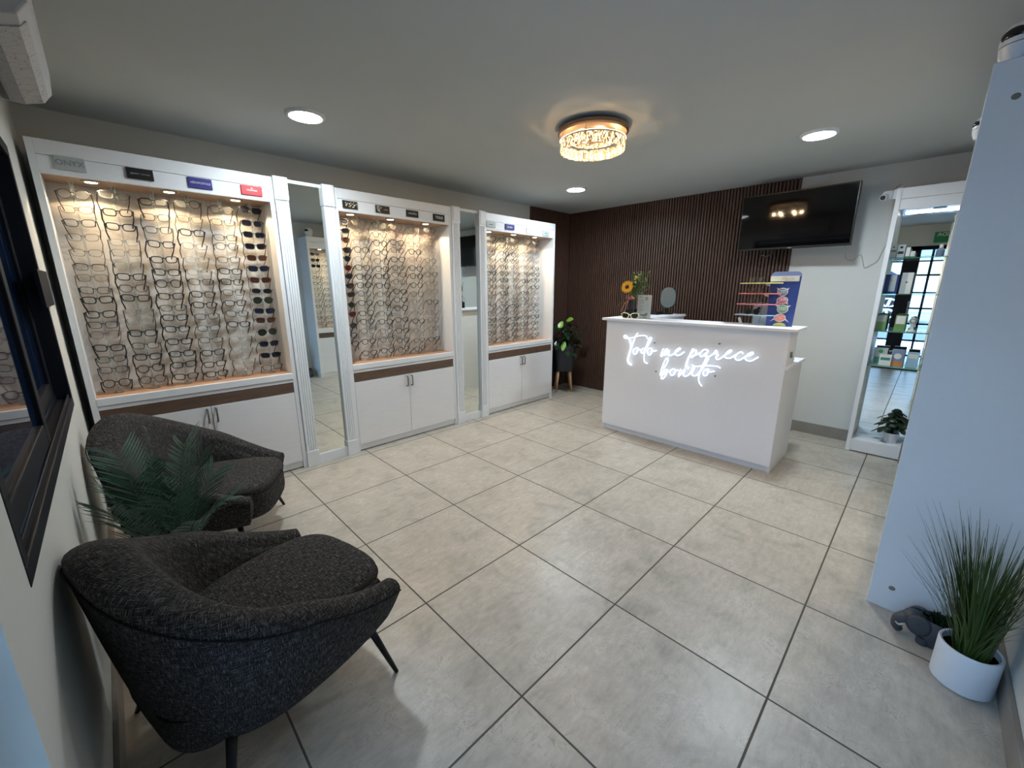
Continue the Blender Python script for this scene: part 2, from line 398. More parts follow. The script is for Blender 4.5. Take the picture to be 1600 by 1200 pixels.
def text_mesh(txt, size, name, mt, parent, origin, right, up, extrude=0.0008, align='CENTER', world=True, bold=0.0):
    """lettering as real mesh; origin = centre of the text, right/up = reading directions"""
    cu = bpy.data.curves.new(name, 'FONT'); cu.body = txt; cu.size = size; cu.extrude = extrude; cu.align_x = align; cu.align_y = 'CENTER'; cu.offset = bold
    t = bpy.data.objects.new(name, cu); COL.objects.link(t)
    dg = bpy.context.evaluated_depsgraph_get(); me = bpy.data.meshes.new_from_object(t.evaluated_get(dg))
    bpy.data.objects.remove(t)
    r = Vector(right).normalized(); u = Vector(up).normalized(); n = r.cross(u)
    mtx = Matrix(((r.x, u.x, n.x, origin[0]), (r.y, u.y, n.y, origin[1]), (r.z, u.z, n.z, origin[2]), (0, 0, 0, 1)))
    if parent is not None and world:
        q = parent; off = Vector((0, 0, 0))
        while q is not None: off = off + Vector(q.location); q = q.parent
        mtx = Matrix.Translation(-off) @ mtx
    me.transform(mtx); me.materials.clear(); me.materials.append(mt)
    o = bpy.data.objects.new(name, me); COL.objects.link(o)
    if parent is not None: o.parent = parent
    return o

# ------------------------------------------------------------------ room shell
XL, XF, YB, YR = -1.0, 3.87, 2.86, -1.17
struct('floor', MB().box((-1.15, -1.30, -0.05), (4.0, 3.0, 0.0)), M['floor'])
struct('ceiling', MB().box((-1.15, -1.30, CEIL), (4.0, 3.0, CEIL + 0.08)), M['ceil'])
wl = MB()
wl.box((-1.15, -1.30, 0), (XL, YR, CEIL)).box((-1.15, YR, 2.03), (XL, 0.13, CEIL)).box((-1.15, 0.13, 0), (XL, 0.35, CEIL))
wl.box((-1.15, 0.35, 0), (XL, 2.10, 0.82)).box((-1.15, 0.35, 1.97), (XL, 2.10, CEIL)).box((-1.15, 2.10, 0), (XL, 3.0, CEIL))
struct('wall_left', wl, M['wall'])
struct('wall_back', MB().box((XL, YB, 0), (XF, 3.0, CEIL)), M['wall'])
struct('wall_far', MB().box((XF, -1.30, 0), (4.0, 3.0, CEIL)), M['wall'])
struct('wall_right', MB().box((XL, -1.30, 0), (XF, YR, CEIL)), M['wall'])
struct('baseboard_far', MB().box((XF - 0.012, -0.45, 0), (XF, 0.232, 0.105)), M['grout'], bevel=0.002)
struct('baseboard_left', MB().box((XL, 0.13, 0), (XL + 0.014, 2.47, 0.105)), M['grout'], bevel=0.002)
struct('baseboard_right', MB().box((XL, YR, 0), (1.42, YR + 0.014, 0.105)).box((2.55, YR, 0), (3.55, YR + 0.014, 0.105)), M['grout'], bevel=0.002)
# plaster joint above the television (a fine raised bead)
struct('trim_1', MB().tube([(XF - 0.001, 0.02, 2.34), (XF - 0.001, 0.0, 2.16)], 0.0022, 6), M['wall'])

# window: outer frame, two sliding sashes, latch
w = MB()
w.box((-1.09, 0.35, 0.82), (-0.998, 2.10, 0.865)).box((-1.09, 0.35, 1.925), (-0.998, 2.10, 1.97))
w.box((-1.09, 0.35, 0.865), (-0.998, 0.39, 1.925)).box((-1.09, 2.06, 0.865), (-0.998, 2.10, 1.925))
w.box((-1.052, 0.39, 0.865), (-1.046, 2.06, 0.885)).box((-1.012, 0.39, 0.865), (-1.006, 2.06, 0.885))
win = struct('window_1', w, M['frameblk'], bevel=0.003)
for nm, x, a, b in (('window_sash', -1.028, 0.40, 1.22), ('window_sash', -1.066, 1.12, 2.055)):
    s_ = MB(); s_.box((x - 0.016, a, 0.885), (x + 0.016, a + 0.06, 1.92)).box((x - 0.016, b - 0.06, 0.885), (x + 0.016, b, 1.92))
    s_.box((x - 0.015, a + 0.06, 0.885), (x + 0.015, b - 0.06, 0.955)).box((x - 0.015, a + 0.06, 1.86), (x + 0.015, b - 0.06, 1.92))
    so = s_.build(nm, M['frameblk'], win, bevel=0.003)
    MB().box((x - 0.003, a + 0.06, 0.955), (x + 0.003, b - 0.06, 1.86)).build('pane', M['tint'], so)
lt = MB().box((-0.998, 1.80, 1.30), (-0.984, 2.20, 1.455))
lt.build('latch', M['frameblk'], win, bevel=0.002)

# glazed entrance door and side light behind the camera (seen in the mirrors)
d = MB(); X0, X1 = -1.125, -1.085
for y0, y1 in ((-1.17, -1.11), (-0.52, -0.32), (0.09, 0.13)): d.box((X0, y0, 0), (X1, y1, 2.03))
for y in (-0.66, -0.90, -0.10): d.box((X0 + 0.01, y - 0.016, 0.05), (X1 - 0.01, y + 0.016, 2.0))
for z in (0.25, 0.505, 0.785, 1.04, 1.294, 1.576, 1.80): d.box((X0 + 0.01, -1.11, z - 0.014), (X1 - 0.01, 0.09, z + 0.014))
d.box((X0, -1.17, 0), (X1, 0.13, 0.06)).box((X0, -1.17, 1.97), (X1, 0.13, 2.03))
door = struct('door_1', d, M['frameblk'])
MB().box((-1.108, -1.11, 0.06), (-1.102, 0.09, 1.97)).build('pane', M['doorglass'], door)
h = MB().tube([(-1.085, -0.50, 0.95), (-1.05, -0.50, 0.95), (-1.05, -0.50, 1.15), (-1.085, -0.50, 1.15)], 0.009, 8)
h.build('door_handle', M['nickel'], door, smooth=True)
sg = thing('exit_sign', 'green exit sign with white lettering above the glazed entrance door', 'sign', (-1.0, -0.82, 2.06))
MB().box((-1.0, -1.05, 2.065), (-0.992, -0.63, 2.225)).build('board', M['exitgreen'], sg)
text_mesh('SALIDA', 0.074, 'lettering', M['paper'], sg, (-0.9905, -0.782, 2.185), (0, 1, 0), (0, 0, 1), bold=0.002)

# outside the door: pavement, street, parked car, facade
struct('path', MB().box((-4.2, -9, -0.10), (-1.15, 9, -0.02)), M['asphalt'])
struct('road', MB().box((-13, -16, 0.20), (-4.2, 16, 0.55)), M['asphalt'])
fac = thing('building', 'tan building across the street with a turquoise fascia, seen in the mirror shelf', 'building', (-13, 0, 0.42))
MB().box((-14, -16, 0.3), (-13, 16, 5.2)).build('wall', M['tan'], fac)
MB().box((-13.0, -16, 2.5), (-12.85, 16, 3.0)).build('fascia', M['sky'], fac)
car = thing('parked_car', 'white car parked on the street outside the glazed door', 'car', (-5.6, 1.32, 0.55))
prof = [(-2.2, 0.25), (2.1, 0.25), (2.2, 0.55), (2.1, 0.85), (1.2, 0.98), (0.6, 1.42), (-1.1, 1.45), (-1.9, 1.0), (-2.2, 0.9)]
MB().prism([(-6.4 + 0, 0)] and [(p[0] + 1.32, p[1] + 0.55) for p in prof], 0, -6.4, -4.75).build('body', M['carwhite'], car, bevel=0.05)
MB().prism([(1.05 + 1.32, 1.55), (0.5 + 1.32, 1.91), (-1.0 + 1.32, 1.93), (-1.6 + 1.32, 1.57)], 0, -6.42, -4.73).build('side_window', M['tint'], car)
for y in (-0.03, 2.57):
    wb = MB(); wb.prism([(y + 0.34 * math.cos(a * PI / 14), 0.89 + 0.34 * math.sin(a * PI / 14)) for a in range(28)], 0, -4.92, -4.71)
    wh = wb.build('wheel', M['black'], car)
    hb = MB()
    for k in range(7):
        a = 2 * PI * k / 7; hb.tube([(-4.70, y, 0.89), (-4.70, y + 0.22 * math.cos(a), 0.89 + 0.22 * math.sin(a))], 0.03, 6)
    hb.tube([(-4.70, y + 0.23 * math.cos(a * PI / 12), 0.89 + 0.23 * math.sin(a * PI / 12)) for a in range(24)], 0.022, 6, closed=True)
    hb.build('wheel_rim', M['chrome'], wh)

# slatted walnut panels
def slats(name, label, axis, a, b, at, z0=0.0, z1=CEIL, pitch=0.030, face=1):
    t = thing(name, label, 'wall panel', ((at if axis == 1 else (a + b) / 2), ((a + b) / 2 if axis == 1 else at), 0))
    n = int((b - a) / pitch); m = MB(); th = 0.021
    for i in range(n):
        p = a + i * pitch + 0.004
        if axis == 1: m.box((at - th, p, z0 + 0.002), (at - 0.004, p + pitch * 0.54, z1 - 0.002))
        else: m.box((p, at - th, z0 + 0.002), (p + pitch * 0.54, at - 0.004, z1 - 0.002))
    m.build('slats', M['slat'], t)
    k = MB()
    if axis == 1: k.box((at - 0.004, a, z0 + 0.002), (at, b, z1 - 0.002))
    else: k.box((a, at - 0.004, z0 + 0.002), (b, at, z1 - 0.002))
    k.build('backing', M['slatback'], t)
    return t
slats('slat_wall_panel', 'dark walnut slatted wall panel behind the white reception desk', 1, 0.232, 2.858, XF)
slats('slat_wall_panel', 'narrow dark walnut slatted panel beside the end of the display cabinets', 0, 3.075, 3.866, YB)

# ------------------------------------------------------------------ ceiling lights
DL = ['round white ceiling downlight above the window-side display cabinet', 'round white ceiling downlight between the television and the side-panel cabinet',
      'round white ceiling downlight in front of the slatted corner, beyond the crystal light', 'round white ceiling downlight above the entrance end of the room']
for i, (x, y) in enumerate(DOWN):
    t = thing('ceiling_downlight', DL[i], 'downlight', (x, y, CEIL), group='round downlights in the ceiling')
    MB().lathe([(0.087, -0.001), (0.087, -0.016), (0.098, -0.016), (0.104, -0.010), (0.106, 0.0)], (x, y, CEIL), 40).build('trim_ring', M['white'], t, smooth=True)
    MB().lathe([(0.0, -0.015), (0.087, -0.015)], (x, y, CEIL), 40).build('diffuser', M['led'], t)
t = thing('ceiling_chandelier', 'round two-tier crystal ceiling light on a mirrored bronze plate', 'ceiling light', (CH[0], CH[1], CEIL))
MB().lathe([(0.012, -0.048), (0.205, -0.048), (0.215, -0.040), (0.215, -0.022), (0.10, -0.020), (0.10, 0.0)], (CH[0], CH[1], CEIL), 64).build('ceiling_plate', M['bronze'], t)
def crystal_ring(r, z0, z1, n, name):
    m = MB()
    for k in range(n):
        a = 2 * PI * k / n; c = Vector((CH[0] + r * math.cos(a), CH[1] + r * math.sin(a), 0)); w_ = 2 * PI * r / n * 0.80
        rot = Matrix.Rotation(a + (0.35 if k % 2 else -0.35), 3, 'Z')
        z = z0
        m.obox((c.x, c.y, (z0 + z1) / 2), (0.012, w_, z1 - z0 - 0.002 * (k % 3)), rot)
    return m.build(name, M['crystal'], t)
MB().lathe([(0.194, 2.2665), (0.202, 2.2665)], (CH[0], CH[1], 0), 64, cap=False).build('ceiling_glow_ring', M['ceilglow'], t)  # unseen upward emitter, added to put a warm glow on the ceiling
crystal_ring(0.190, 2.202, 2.262, 64, 'crystal_ring')
crystal_ring(0.135, 2.262, 2.290, 44, 'crystal_ring')
MB().lathe([(0.178, 2.258), (0.178, 2.266), (0.200, 2.266), (0.200, 2.258), (0.178, 2.258)], (CH[0], CH[1], 0), 64, cap=False).build('ring_band', M['chrome'], t, smooth=True)
m = MB()
for k in range(6):
    a = 2 * PI * k / 6 + 0.4; m.tube([(CH[0] + 0.19 * math.cos(a), CH[1] + 0.19 * math.sin(a), 2.264), (CH[0] + 0.196 * math.cos(a), CH[1] + 0.196 * math.sin(a), 2.30)], 0.003, 6)
m.build('hanging_rods', M['chrome'], t)

# ------------------------------------------------------------------ display cabinets
FY = 2.48
def cabinet(x0, x1, label, pucks):
    """built facing -y with its front at y = FY"""
    t = thing('display_cabinet', label, 'display cabinet', ((x0 + x1) / 2, FY + 0.19, 0), group='white eyewear display cabinets along the wall')
    T = 0.028
    MB().box((x0, FY, 0), (x0 + T, FY + 0.375, 2.105)).build('side_panel', M['white'], t, bevel=0.0015)
    MB().box((x1 - T, FY, 0), (x1, FY + 0.375, 2.105)).build('side_panel', M['white'], t, bevel=0.0015)
    MB().box((x0 + T, FY, 2.033), (x1 - T, FY + 0.37, 2.105)).build('crown_board', M['white'], t, bevel=0.0015)
    MB().box((x0 + T, FY, 1.944), (x1 - T, FY + 0.022, 2.031)).build('header_board', M['white'], t, bevel=0.0015)
    MB().box((x0 + T, FY + 0.0225, 1.944), (x1 - T, FY + 0.255, 1.960)).build('soffit', M['soffit'], t)
    MB().box((x0 + T, FY + 0.256, 0.70), (x1 - T, FY + 0.272, 1.985)).build('back_panel', M['marble'], t)
    MB().box((x0 + T, FY + 0.020, 0.735), (x1 - T, FY + 0.256, 0.757)).build('shelf', M['peach'], t)
    e = MB().box((x0 + T, FY - 0.004, 0.716), (x1 - T, FY + 0.020, 0.760)).box((x0 + T, FY + 0.002, 0.690), (x1 - T, FY + 0.02, 0.713))
    e.build('shelf_edge', M['white'], t, bevel=0.002)
    MB().box((x0 + T, FY + 0.004, 0.614), (x1 - T, FY + 0.02, 0.688)).build('brown_band', M['band'], t)
    mid = (x0 + x1) / 2
    for a, b, s in ((x0 + T + 0.002, mid - 0.0015, 1), (mid + 0.0015, x1 - T - 0.002, -1)):
        dr = MB().box((a, FY, 0.062), (b, FY + 0.018, 0.611)).build('door', M['whitetex'], t, bevel=0.0012)
        hx = mid - s * 0.024
        MB().tube([(hx, FY, 0.505), (hx, FY - 0.022, 0.505), (hx, FY - 0.026, 0.515), (hx, FY - 0.026, 0.585), (hx, FY - 0.022, 0.595), (hx, FY, 0.595)], 0.0055, 8).build('door_handle', M['nickel'], dr, smooth=True)
    MB().box((x0 + T, FY + 0.012, 0.010), (x1 - T, FY + 0.030, 0.060)).build('plinth', M['white'], t)
    for px in pucks:
        p = MB().lathe([(0.026, -0.004), (0.026, -0.007), (0.040, -0.005), (0.042, 0.0)], (px, FY + 0.075, 1.944), 28).build('spotlight', M['nickel'], t, smooth=True)
        MB().lathe([(0.0, -0.006), (0.026, -0.006)], (px, FY + 0.075, 1.944), 28).build('bulb', M['puck'], p)
        l = lamp('cabinet_spot', 'SPOT', (px, FY + 0.078, 1.932), 7.0, (1.0, 0.74, 0.46), spot_size=R(138), spot_blend=0.12, shadow_soft_size=0.018)
        l.rotation_euler = Vector((0, 0.05, -1)).to_track_quat('-Z', 'Y').to_euler()
    return t
cabinet(-0.965, 0.125, 'tall white display cabinet next to the window wall, with rows of eyeglasses and sunglasses', (-0.757, -0.427, -0.088))
cabinet(0.530, 1.600, 'tall white display cabinet between the two upright mirrors, full of eyeglasses', (0.679, 1.023, 1.37))
cabinet(2.010, 3.110, 'tall white display cabinet beside the corner plant and slatted wall', (2.131, 2.491, 2.831))
# fourth cabinet on the opposite wall: its bare side faces the entrance
t4 = thing('display_cabinet', 'tall white display cabinet by the grass pot, its bluish side panel facing the entrance', 'display cabinet', (1.98, -0.98, 0), group='white eyewear display cabinets along the wall')
def m4(b0, b1, name, mt, parent=t4, **k): return MB().box(b0, b1).build(name, mt, parent, **k)
F4 = -0.80
sp = m4((1.43, -1.165, 0), (1.462, -0.787, 2.108), 'side_panel', M['white'], bevel=0.002)
m4((2.498, -1.165, 0), (2.53, F4, 2.108), 'side_panel', M['white'], bevel=0.002)
for y, z in ((-0.855, 1.992), (-0.857, 0.108)):
    MB().prism([(y + 0.011 * math.cos(a * PI / 8), z + 0.010 * math.sin(a * PI / 8)) for a in range(16)], 0, 1.4285, 1.432).build('screw_cap', M['nickel'], sp)
m4((1.462, -1.165, 2.033), (2.498, F4, 2.105), 'crown_board', M['white'], bevel=0.0015)
m4((1.462, F4 - 0.022, 1.944), (2.498, F4, 2.031), 'header_board', M['white'], bevel=0.0015)
m4((1.462, F4 - 0.255, 1.944), (2.498, F4 - 0.0225, 1.96), 'soffit', M['soffit'])
m4((1.462, F4 - 0.272, 0.70), (2.498, F4 - 0.256, 1.985), 'back_panel', M['marble'])
m4((1.462, F4 - 0.256, 0.735), (2.498, F4 - 0.020, 0.757), 'shelf', M['peach'])
m4((1.462, F4 - 0.020, 0.690), (2.498, F4 + 0.004, 0.760), 'shelf_edge', M['white'], bevel=0.002)
m4((1.462, F4 - 0.02, 0.614), (2.498, F4 - 0.004, 0.688), 'brown_band', M['band'])
for a, b, s in ((1.464, 1.979, 1), (1.982, 2.496, -1)):
    dr = m4((a, F4 - 0.018, 0.062), (b, F4, 0.611), 'door', M['whitetex'], bevel=0.0012)
    hx = 1.98 - s * 0.024
    MB().tube([(hx, F4, 0.505), (hx, F4 + 0.012, 0.505), (hx, F4 + 0.012, 0.595), (hx, F4, 0.595)], 0.004, 8).build('door_handle', M['nickel'], dr, smooth=True)
m4((1.462, F4 - 0.035, 0), (2.498, F4 - 0.018, 0.06), 'plinth', M['white'])
for px in (1.64, 1.98, 2.32):
    p = MB().lathe([(0.026, -0.004), (0.026, -0.007), (0.040, -0.005), (0.042, 0.0)], (px, F4 - 0.075, 1.944), 24).build('spotlight', M['nickel'], t4, smooth=True)
    MB().lathe([(0.0, -0.006), (0.026, -0.006)], (px, F4 - 0.075, 1.944), 24).build('bulb', M['puck'], p)
    l = lamp('cabinet_spot', 'SPOT', (px, F4 - 0.078, 1.932), 7.0, (1.0, 0.74, 0.46), spot_size=R(138), spot_blend=0.12, shadow_soft_size=0.018)
    l.rotation_euler = Vector((0, -0.05, -1)).to_track_quat('-Z', 'Y').to_euler()

# ------------------------------------------------------------------ upright mirrors between fluted pilasters
def mirror_unit(x0, xa, xb, x1, label):
    t = thing('pilaster_mirror', label, 'mirror', ((x0 + x1) / 2, FY + 0.1, 0), group='full-height mirrors between fluted white pilasters')
    def pil(a, b):
        m = MB(); f = FY - 0.012; w_ = b - a; n = 4; poly = [(a, FY + 0.2), (a, f)]
        fl = w_ * 0.74 / n; s = a + w_ * 0.13
        for i in range(n):
            c = s + fl * (i + 0.5); h_ = fl * 0.34
            poly += [(c - h_, f), (c - h_ * 0.6, f + 0.006), (c + h_ * 0.6, f + 0.006), (c + h_, f)]
        poly += [(b, f), (b, FY + 0.2)]
        m.prism(poly, 2, 0.125, 1.965)
        m.box((a - 0.003, f - 0.008, 0.0), (b + 0.003, FY + 0.2, 0.125)); m.box((a - 0.003, f - 0.006, 1.965), (b + 0.003, FY + 0.2, 2.112))
        m.box((a + 0.010, f - 0.010, 1.985), (b - 0.010, f - 0.006, 2.10))
        return m.build('pilaster', M['white'], t, bevel=0.0012)
    pil(x0, xa); pil(xb, x1)
    MB().box((xa, FY + 0.012, 2.085), (xb, FY + 0.2, 2.108)).build('head_rail', M['white'], t, bevel=0.0015)
    MB().box((xa, FY + 0.004, 0.0), (xb, FY + 0.2, 0.072)).build('base_board', M['white'], t, bevel=0.0015)
    MB().box((xa, FY + 0.018, 0.072), (xb, FY + 0.024, 2.085)).build('mirror_glass', M['mirror'], t)
    for x in (xa + 0.03, xb - 0.03):
        MB().lathe([(0.0, -0.006), (0.007, -0.006), (0.007, 0.0)], (x, FY + 0.012, 2.085), 12).build('mirror_clip', M['chrome'], t)
    return t
mirror_unit(0.128, 0.212, 0.450, 0.527, 'wide upright mirror between two fluted white pilasters beside the window-side cabinet')
mirror_unit(1.603, 1.690, 1.930, 2.007, 'narrow upright mirror between two fluted white pilasters beside the corner cabinet')

# ------------------------------------------------------------------ brand plates on the cabinet headers
SG = 'brand plates on the cabinet headers'
def plate(x0, x1, z0, z1, bm, txt, tm, size, label, extra=None, tx=None):
    t = thing('brand_plate', label, 'sign', ((x0 + x1) / 2, FY - 0.005, (z0 + z1) / 2), group=SG)
    b = MB().box((x0, FY - 0.010, z0), (x1, FY - 0.0002, z1)).build('board', bm, t, bevel=0.001)
    if extra: extra(t)
    if txt: text_mesh(txt, size, 'lettering', tm, t, ((x0 + x1) / 2 if tx is None else tx, FY - 0.0105, (z0 + z1) / 2), (1, 0, 0), (0, 0, 1), bold=0.0004)
    return t
plate(-0.878, -0.766, 1.972, 2.036, M['signgrey'], 'ONYX', M['grey'], 0.036, 'grey translucent plate with dark lettering above the first spotlight by the window')
plate(-0.608, -0.494, 1.974, 2.030, M['signblack'], 'signature eyewear', M['grey'], 0.0115, 'black plate with one faint thin line of lettering, window-side cabinet')
plate(-0.336, -0.219, 1.969, 2.027, M['signnavy'], 'AÉROPOSTALE', M['signgrey'], 0.0150, 'dark blue plate with capital lettering on the window-side cabinet')
def crown_mark(t): MB().prism([(-0.010, 2.008), (0.0, 2.008), (-0.001, 2.016), (-0.005, 2.011), (-0.009, 2.016)], 1, FY - 0.0108, FY - 0.010).build('emblem', M['paper'], t)
plate(-0.065, 0.055, 1.970, 2.027, M['signred'], 'VALENTINA', M['paper'], 0.0115, 'bright red plate with tiny white lettering', crown_mark)
def photo_patch(a, b, z0, z1):
    def f(t):
        rnd = random.Random(int(a * 1000)); m = MB(); m2 = MB()
        for k in range(26):
            x = rnd.uniform(a, b - 0.008); z = rnd.uniform(z0, z1 - 0.008)
            (m if k % 2 else m2).box((x, FY - 0.0108, z), (x + rnd.uniform(0.003, 0.009), FY - 0.0100, z + rnd.uniform(0.004, 0.010)))
        m.build('printed_figures', M['gold'], t); m2.build('printed_figures', M['paper'], t)
    return f
plate(0.591, 0.705, 1.969, 2.023, M['signblack'], None, None, 0, 'black plate printed with a pale patterned picture, above the sunglasses rod', photo_patch(0.606, 0.700, 1.976, 2.018))
plate(0.857, 0.975, 1.967, 2.023, M['signblack'], 'eyewear', M['signgrey'], 0.010, 'black plate half covered by a tan patterned picture', photo_patch(0.862, 0.905, 1.970, 2.020), tx=0.942)
plate(1.132, 1.247, 1.967, 2.021, M['signblack'], 'NAUTICA', M['signgrey'], 0.018, 'black plate with dim grey lettering, middle cabinet')
plate(1.401, 1.522, 1.963, 2.020, M['signblack'], 'TOUS', M['paper'], 0.030, 'black plate with bold white letters')
plate(2.030, 2.150, 1.972, 2.024, M['signgrey'], 'eyewear', M['grey'], 0.014, 'pale grey plate next to the narrow mirror on the corner cabinet')
plate(2.290, 2.422, 1.971, 2.024, M['signnavy'], 'Brooklyn', M['paper'], 0.020, 'indigo plate with white lettering on the corner cabinet')
plate(2.610, 2.713, 1.962, 2.016, M['white'], 'eye wear', M['grey'], 0.016, 'white plate with two grey words on the corner cabinet')
plate(2.874, 2.985, 1.957, 2.012, M['signgrey'], 'optics', M['grey'], 0.015, 'pale grey plate at the slatted-wall end of the corner cabinet')

# ------------------------------------------------------------------ eyeglasses
def lens_outline(kind, side, n=26):
    """closed outline of one lens (x, z) about its centre; side = +1 for the +x lens"""
    pts = []
    for i in range(n):
        a = 2 * PI * i / n; ca, sa = math.cos(a), math.sin(a)
        if kind == 'rect': w_, h_, e = 0.0270, 0.0185, 3.6
        elif kind == 'panto': w_, h_, e = 0.0255, 0.0225, 2.5
        elif kind == 'round': w_, h_, e = 0.0235, 0.0225, 2.0
        elif kind == 'cat': w_, h_, e = 0.0275, 0.0205, 2.7
        elif kind == 'aviator': w_, h_, e = 0.0280, 0.0240, 2.3
        elif kind == 'oval': w_, h_, e = 0.0260, 0.0165, 2.4
        x = w_ * math.copysign(abs(ca) ** (2 / e), ca); z = h_ * math.copysign(abs(sa) ** (2 / e), sa)
        ux = x * side
        if kind == 'rect': x *= 1 - 0.10 * max(0, -z / h_) ; z += 0.0015 * (ux / w_)
        if kind == 'panto': x *= 1 - 0.14 * max(0, -z / h_)
        if kind == 'cat': x *= 1 - 0.20 * max(0, -z / h_); z += 0.0050 * max(0, ux / w_) * max(0, z / h_) * 1.2
        if kind == 'aviator': x *= 1 - 0.16 * max(0, -z / h_); z += -0.003 * (ux / w_) * max(0, -z / h_)
        pts.append((x, z))
    return pts
def make_glasses(kind, fm, lm, rim=0.0022, tm=None, semi=False, browline=False, label='eyeglasses', name='eyeglasses', cat='eyeglasses', parts=True, droop=36):
    """bridge at the origin, lenses facing -y, arms drooping back"""
    t = thing(name, label, cat, (0, 0, -50))
    cx = 0.0345; tm = tm or fm
    m = MB(); lens = []
    for s in (-1, 1):
        o = lens_outline(kind, s)
        pts = [(s * cx + x, 0.004 * (abs(s * cx + x) / 0.06) ** 2, z) for x, z in o]
        m.tube(pts, rim, 6, closed=True, flat=1.0)
        if browline:
            top = sorted([p for p in pts if p[2] > 0.008]); m.tube(top, rim * 2.2, 6)
        lb = MB(); c = (s * cx, 0.002, 0.0)
        lb.v = [c] + pts; lb.f = [(0, 1 + i, 1 + (i + 1) % len(pts)) for i in range(len(pts))]
        lens.append(lb)
    m.tube([(-0.0115, 0, 0.005), (-0.005, -0.001, 0.0095), (0.005, -0.001, 0.0095), (0.0115, 0, 0.005)], rim * 1.15, 6)
    for s in (-1, 1): m.tube([(s * 0.0600, 0.004, 0.0105), (s * 0.0680, 0.007, 0.0115)], rim * 1.3, 6)
    f = m.build('frame', fm, t, smooth=True, world=False, autos=False)
    for lb in lens: lb.build('lens', lm, t, world=False)
    c, s_ = math.cos(R(droop)), math.sin(R(droop)); L1 = 0.078
    for s in (-1, 1):
        p0 = Vector((s * 0.068, 0.006, 0.0115)); p1 = p0 + Vector((-s * 0.002, c, -s_)) * L1
        p2 = p1 + Vector((-s * 0.006, 0.015, -0.024)); p3 = p2 + Vector((-s * 0.004, 0.004, -0.020))
        MB().tube([p0, p0.lerp(p1, 0.5), p1, p2, p3], [rim * 1.2, rim * 1.2, rim * 1.2, rim * 1.35, rim * 1.1], 6).build('arm', tm, t, smooth=True, world=False, autos=False)
    return t
M['g_black'] = mat('frame_black', (0.006, 0.006, 0.007), 0.3)
M['g_dark'] = mat('frame_gunmetal', (0.05, 0.045, 0.04), 0.35, 0.4)
M['g_tort'] = mat('frame_tortoise', (0.10, 0.035, 0.015), 0.3, var=0.6, scale=120)
M['g_gold'] = mat('frame_gold', (0.20, 0.13, 0.07), 0.35, 0.5)
M['g_rose'] = mat('frame_rose', (0.24, 0.09, 0.08), 0.35, 0.3)
M['g_clear'] = clear_mat('frame_clear', (0.90, 0.90, 0.88), 0.25, 0.1, (0.65, 0.65, 0.62))
M['g_red'] = mat('frame_red', (0.16, 0.015, 0.02), 0.3)
M['l_black'] = mat('lens_black', (0.006, 0.006, 0.010), 0.06)
M['l_brown'] = mat('lens_brown', (0.045, 0.016, 0.008), 0.08)
M['l_blue'] = mat('lens_navy', (0.006, 0.009, 0.026), 0.06)
M['l_green'] = mat('lens_green', (0.014, 0.022, 0.012), 0.08)
M['l_red'] = mat('lens_wine', (0.05, 0.010, 0.012), 0.08)
ST = {}
def st(k, look, *a, **kw): ST[k] = (make_glasses(*a, **kw), look, kw.get('cat', 'eyeglasses'))
st('rb', 'black rectangular eyeglasses', 'rect', M['g_black'], M['lens'], 0.0029)
st('rt', 'thin dark-rimmed rectangular eyeglasses', 'rect', M['g_dark'], M['lens'], 0.0019, tm=M['g_black'])
st('pb', 'black rounded eyeglasses', 'panto', M['g_black'], M['lens'], 0.0026)
st('pt', 'thin dark-rimmed rounded eyeglasses', 'panto', M['g_dark'], M['lens'], 0.0019, tm=M['g_black'])
st('cb', 'black cat-eye eyeglasses', 'cat', M['g_black'], M['lens'], 0.0029)
st('ct', 'tortoiseshell cat-eye eyeglasses', 'cat', M['g_tort'], M['lens'], 0.0022)
st('wg', 'fine gold wire eyeglasses', 'panto', M['g_gold'], M['lens'], 0.0014)
st('wr', 'fine wire rectangular eyeglasses', 'rect', M['g_gold'], M['lens'], 0.0014, tm=M['g_dark'])
st('cl', 'clear-framed eyeglasses with dark arms', 'rect', M['g_clear'], M['lens'], 0.0020, tm=M['g_black'])
st('ro', 'rose-coloured rounded eyeglasses', 'panto', M['g_rose'], M['lens'], 0.0014)
st('br', 'browline wire eyeglasses', 'rect', M['g_dark'], M['lens'], 0.0013, tm=M['g_black'], browline=True)
S_ = dict(name='sunglasses', cat='sunglasses')
st('sb', 'black sunglasses', 'rect', M['g_black'], M['l_black'], 0.0022, **S_)
st('sn', 'brown-lens sunglasses', 'rect', M['g_tort'], M['l_brown'], 0.0018, **S_)
st('sv', 'navy-lens sunglasses', 'rect', M['g_black'], M['l_blue'], 0.0022, **S_)
st('sg', 'green-lens aviator sunglasses', 'aviator', M['g_dark'], M['l_green'], 0.0012, **S_)
st('so', 'small dark oval sunglasses', 'oval', M['g_dark'], M['l_black'], 0.0012, **S_)
st('sc', 'large black cat-eye sunglasses', 'cat', M['g_black'], M['l_black'], 0.0032, **S_)
st('sw', 'brown cat-eye sunglasses', 'cat', M['g_tort'], M['l_brown'], 0.0030, **S_)
st('sr', 'round black sunglasses', 'round', M['g_black'], M['l_black'], 0.0030, **S_)
st('sx', 'dark red cat-eye sunglasses', 'cat', M['g_red'], M['l_red'], 0.0030, **S_)
ORD = ['topmost', 'second down', 'third down', 'fourth down', 'fifth down', 'sixth down', 'seventh down', 'eighth down', 'ninth down', 'tenth down',
       'eleventh down', 'twelfth down', 'thirteenth down', 'fourteenth down', 'fifteenth down', 'sixteenth down', 'seventeenth down']
NTH = ['first', 'second', 'third', 'fourth', 'fifth', 'sixth']
USED = set()
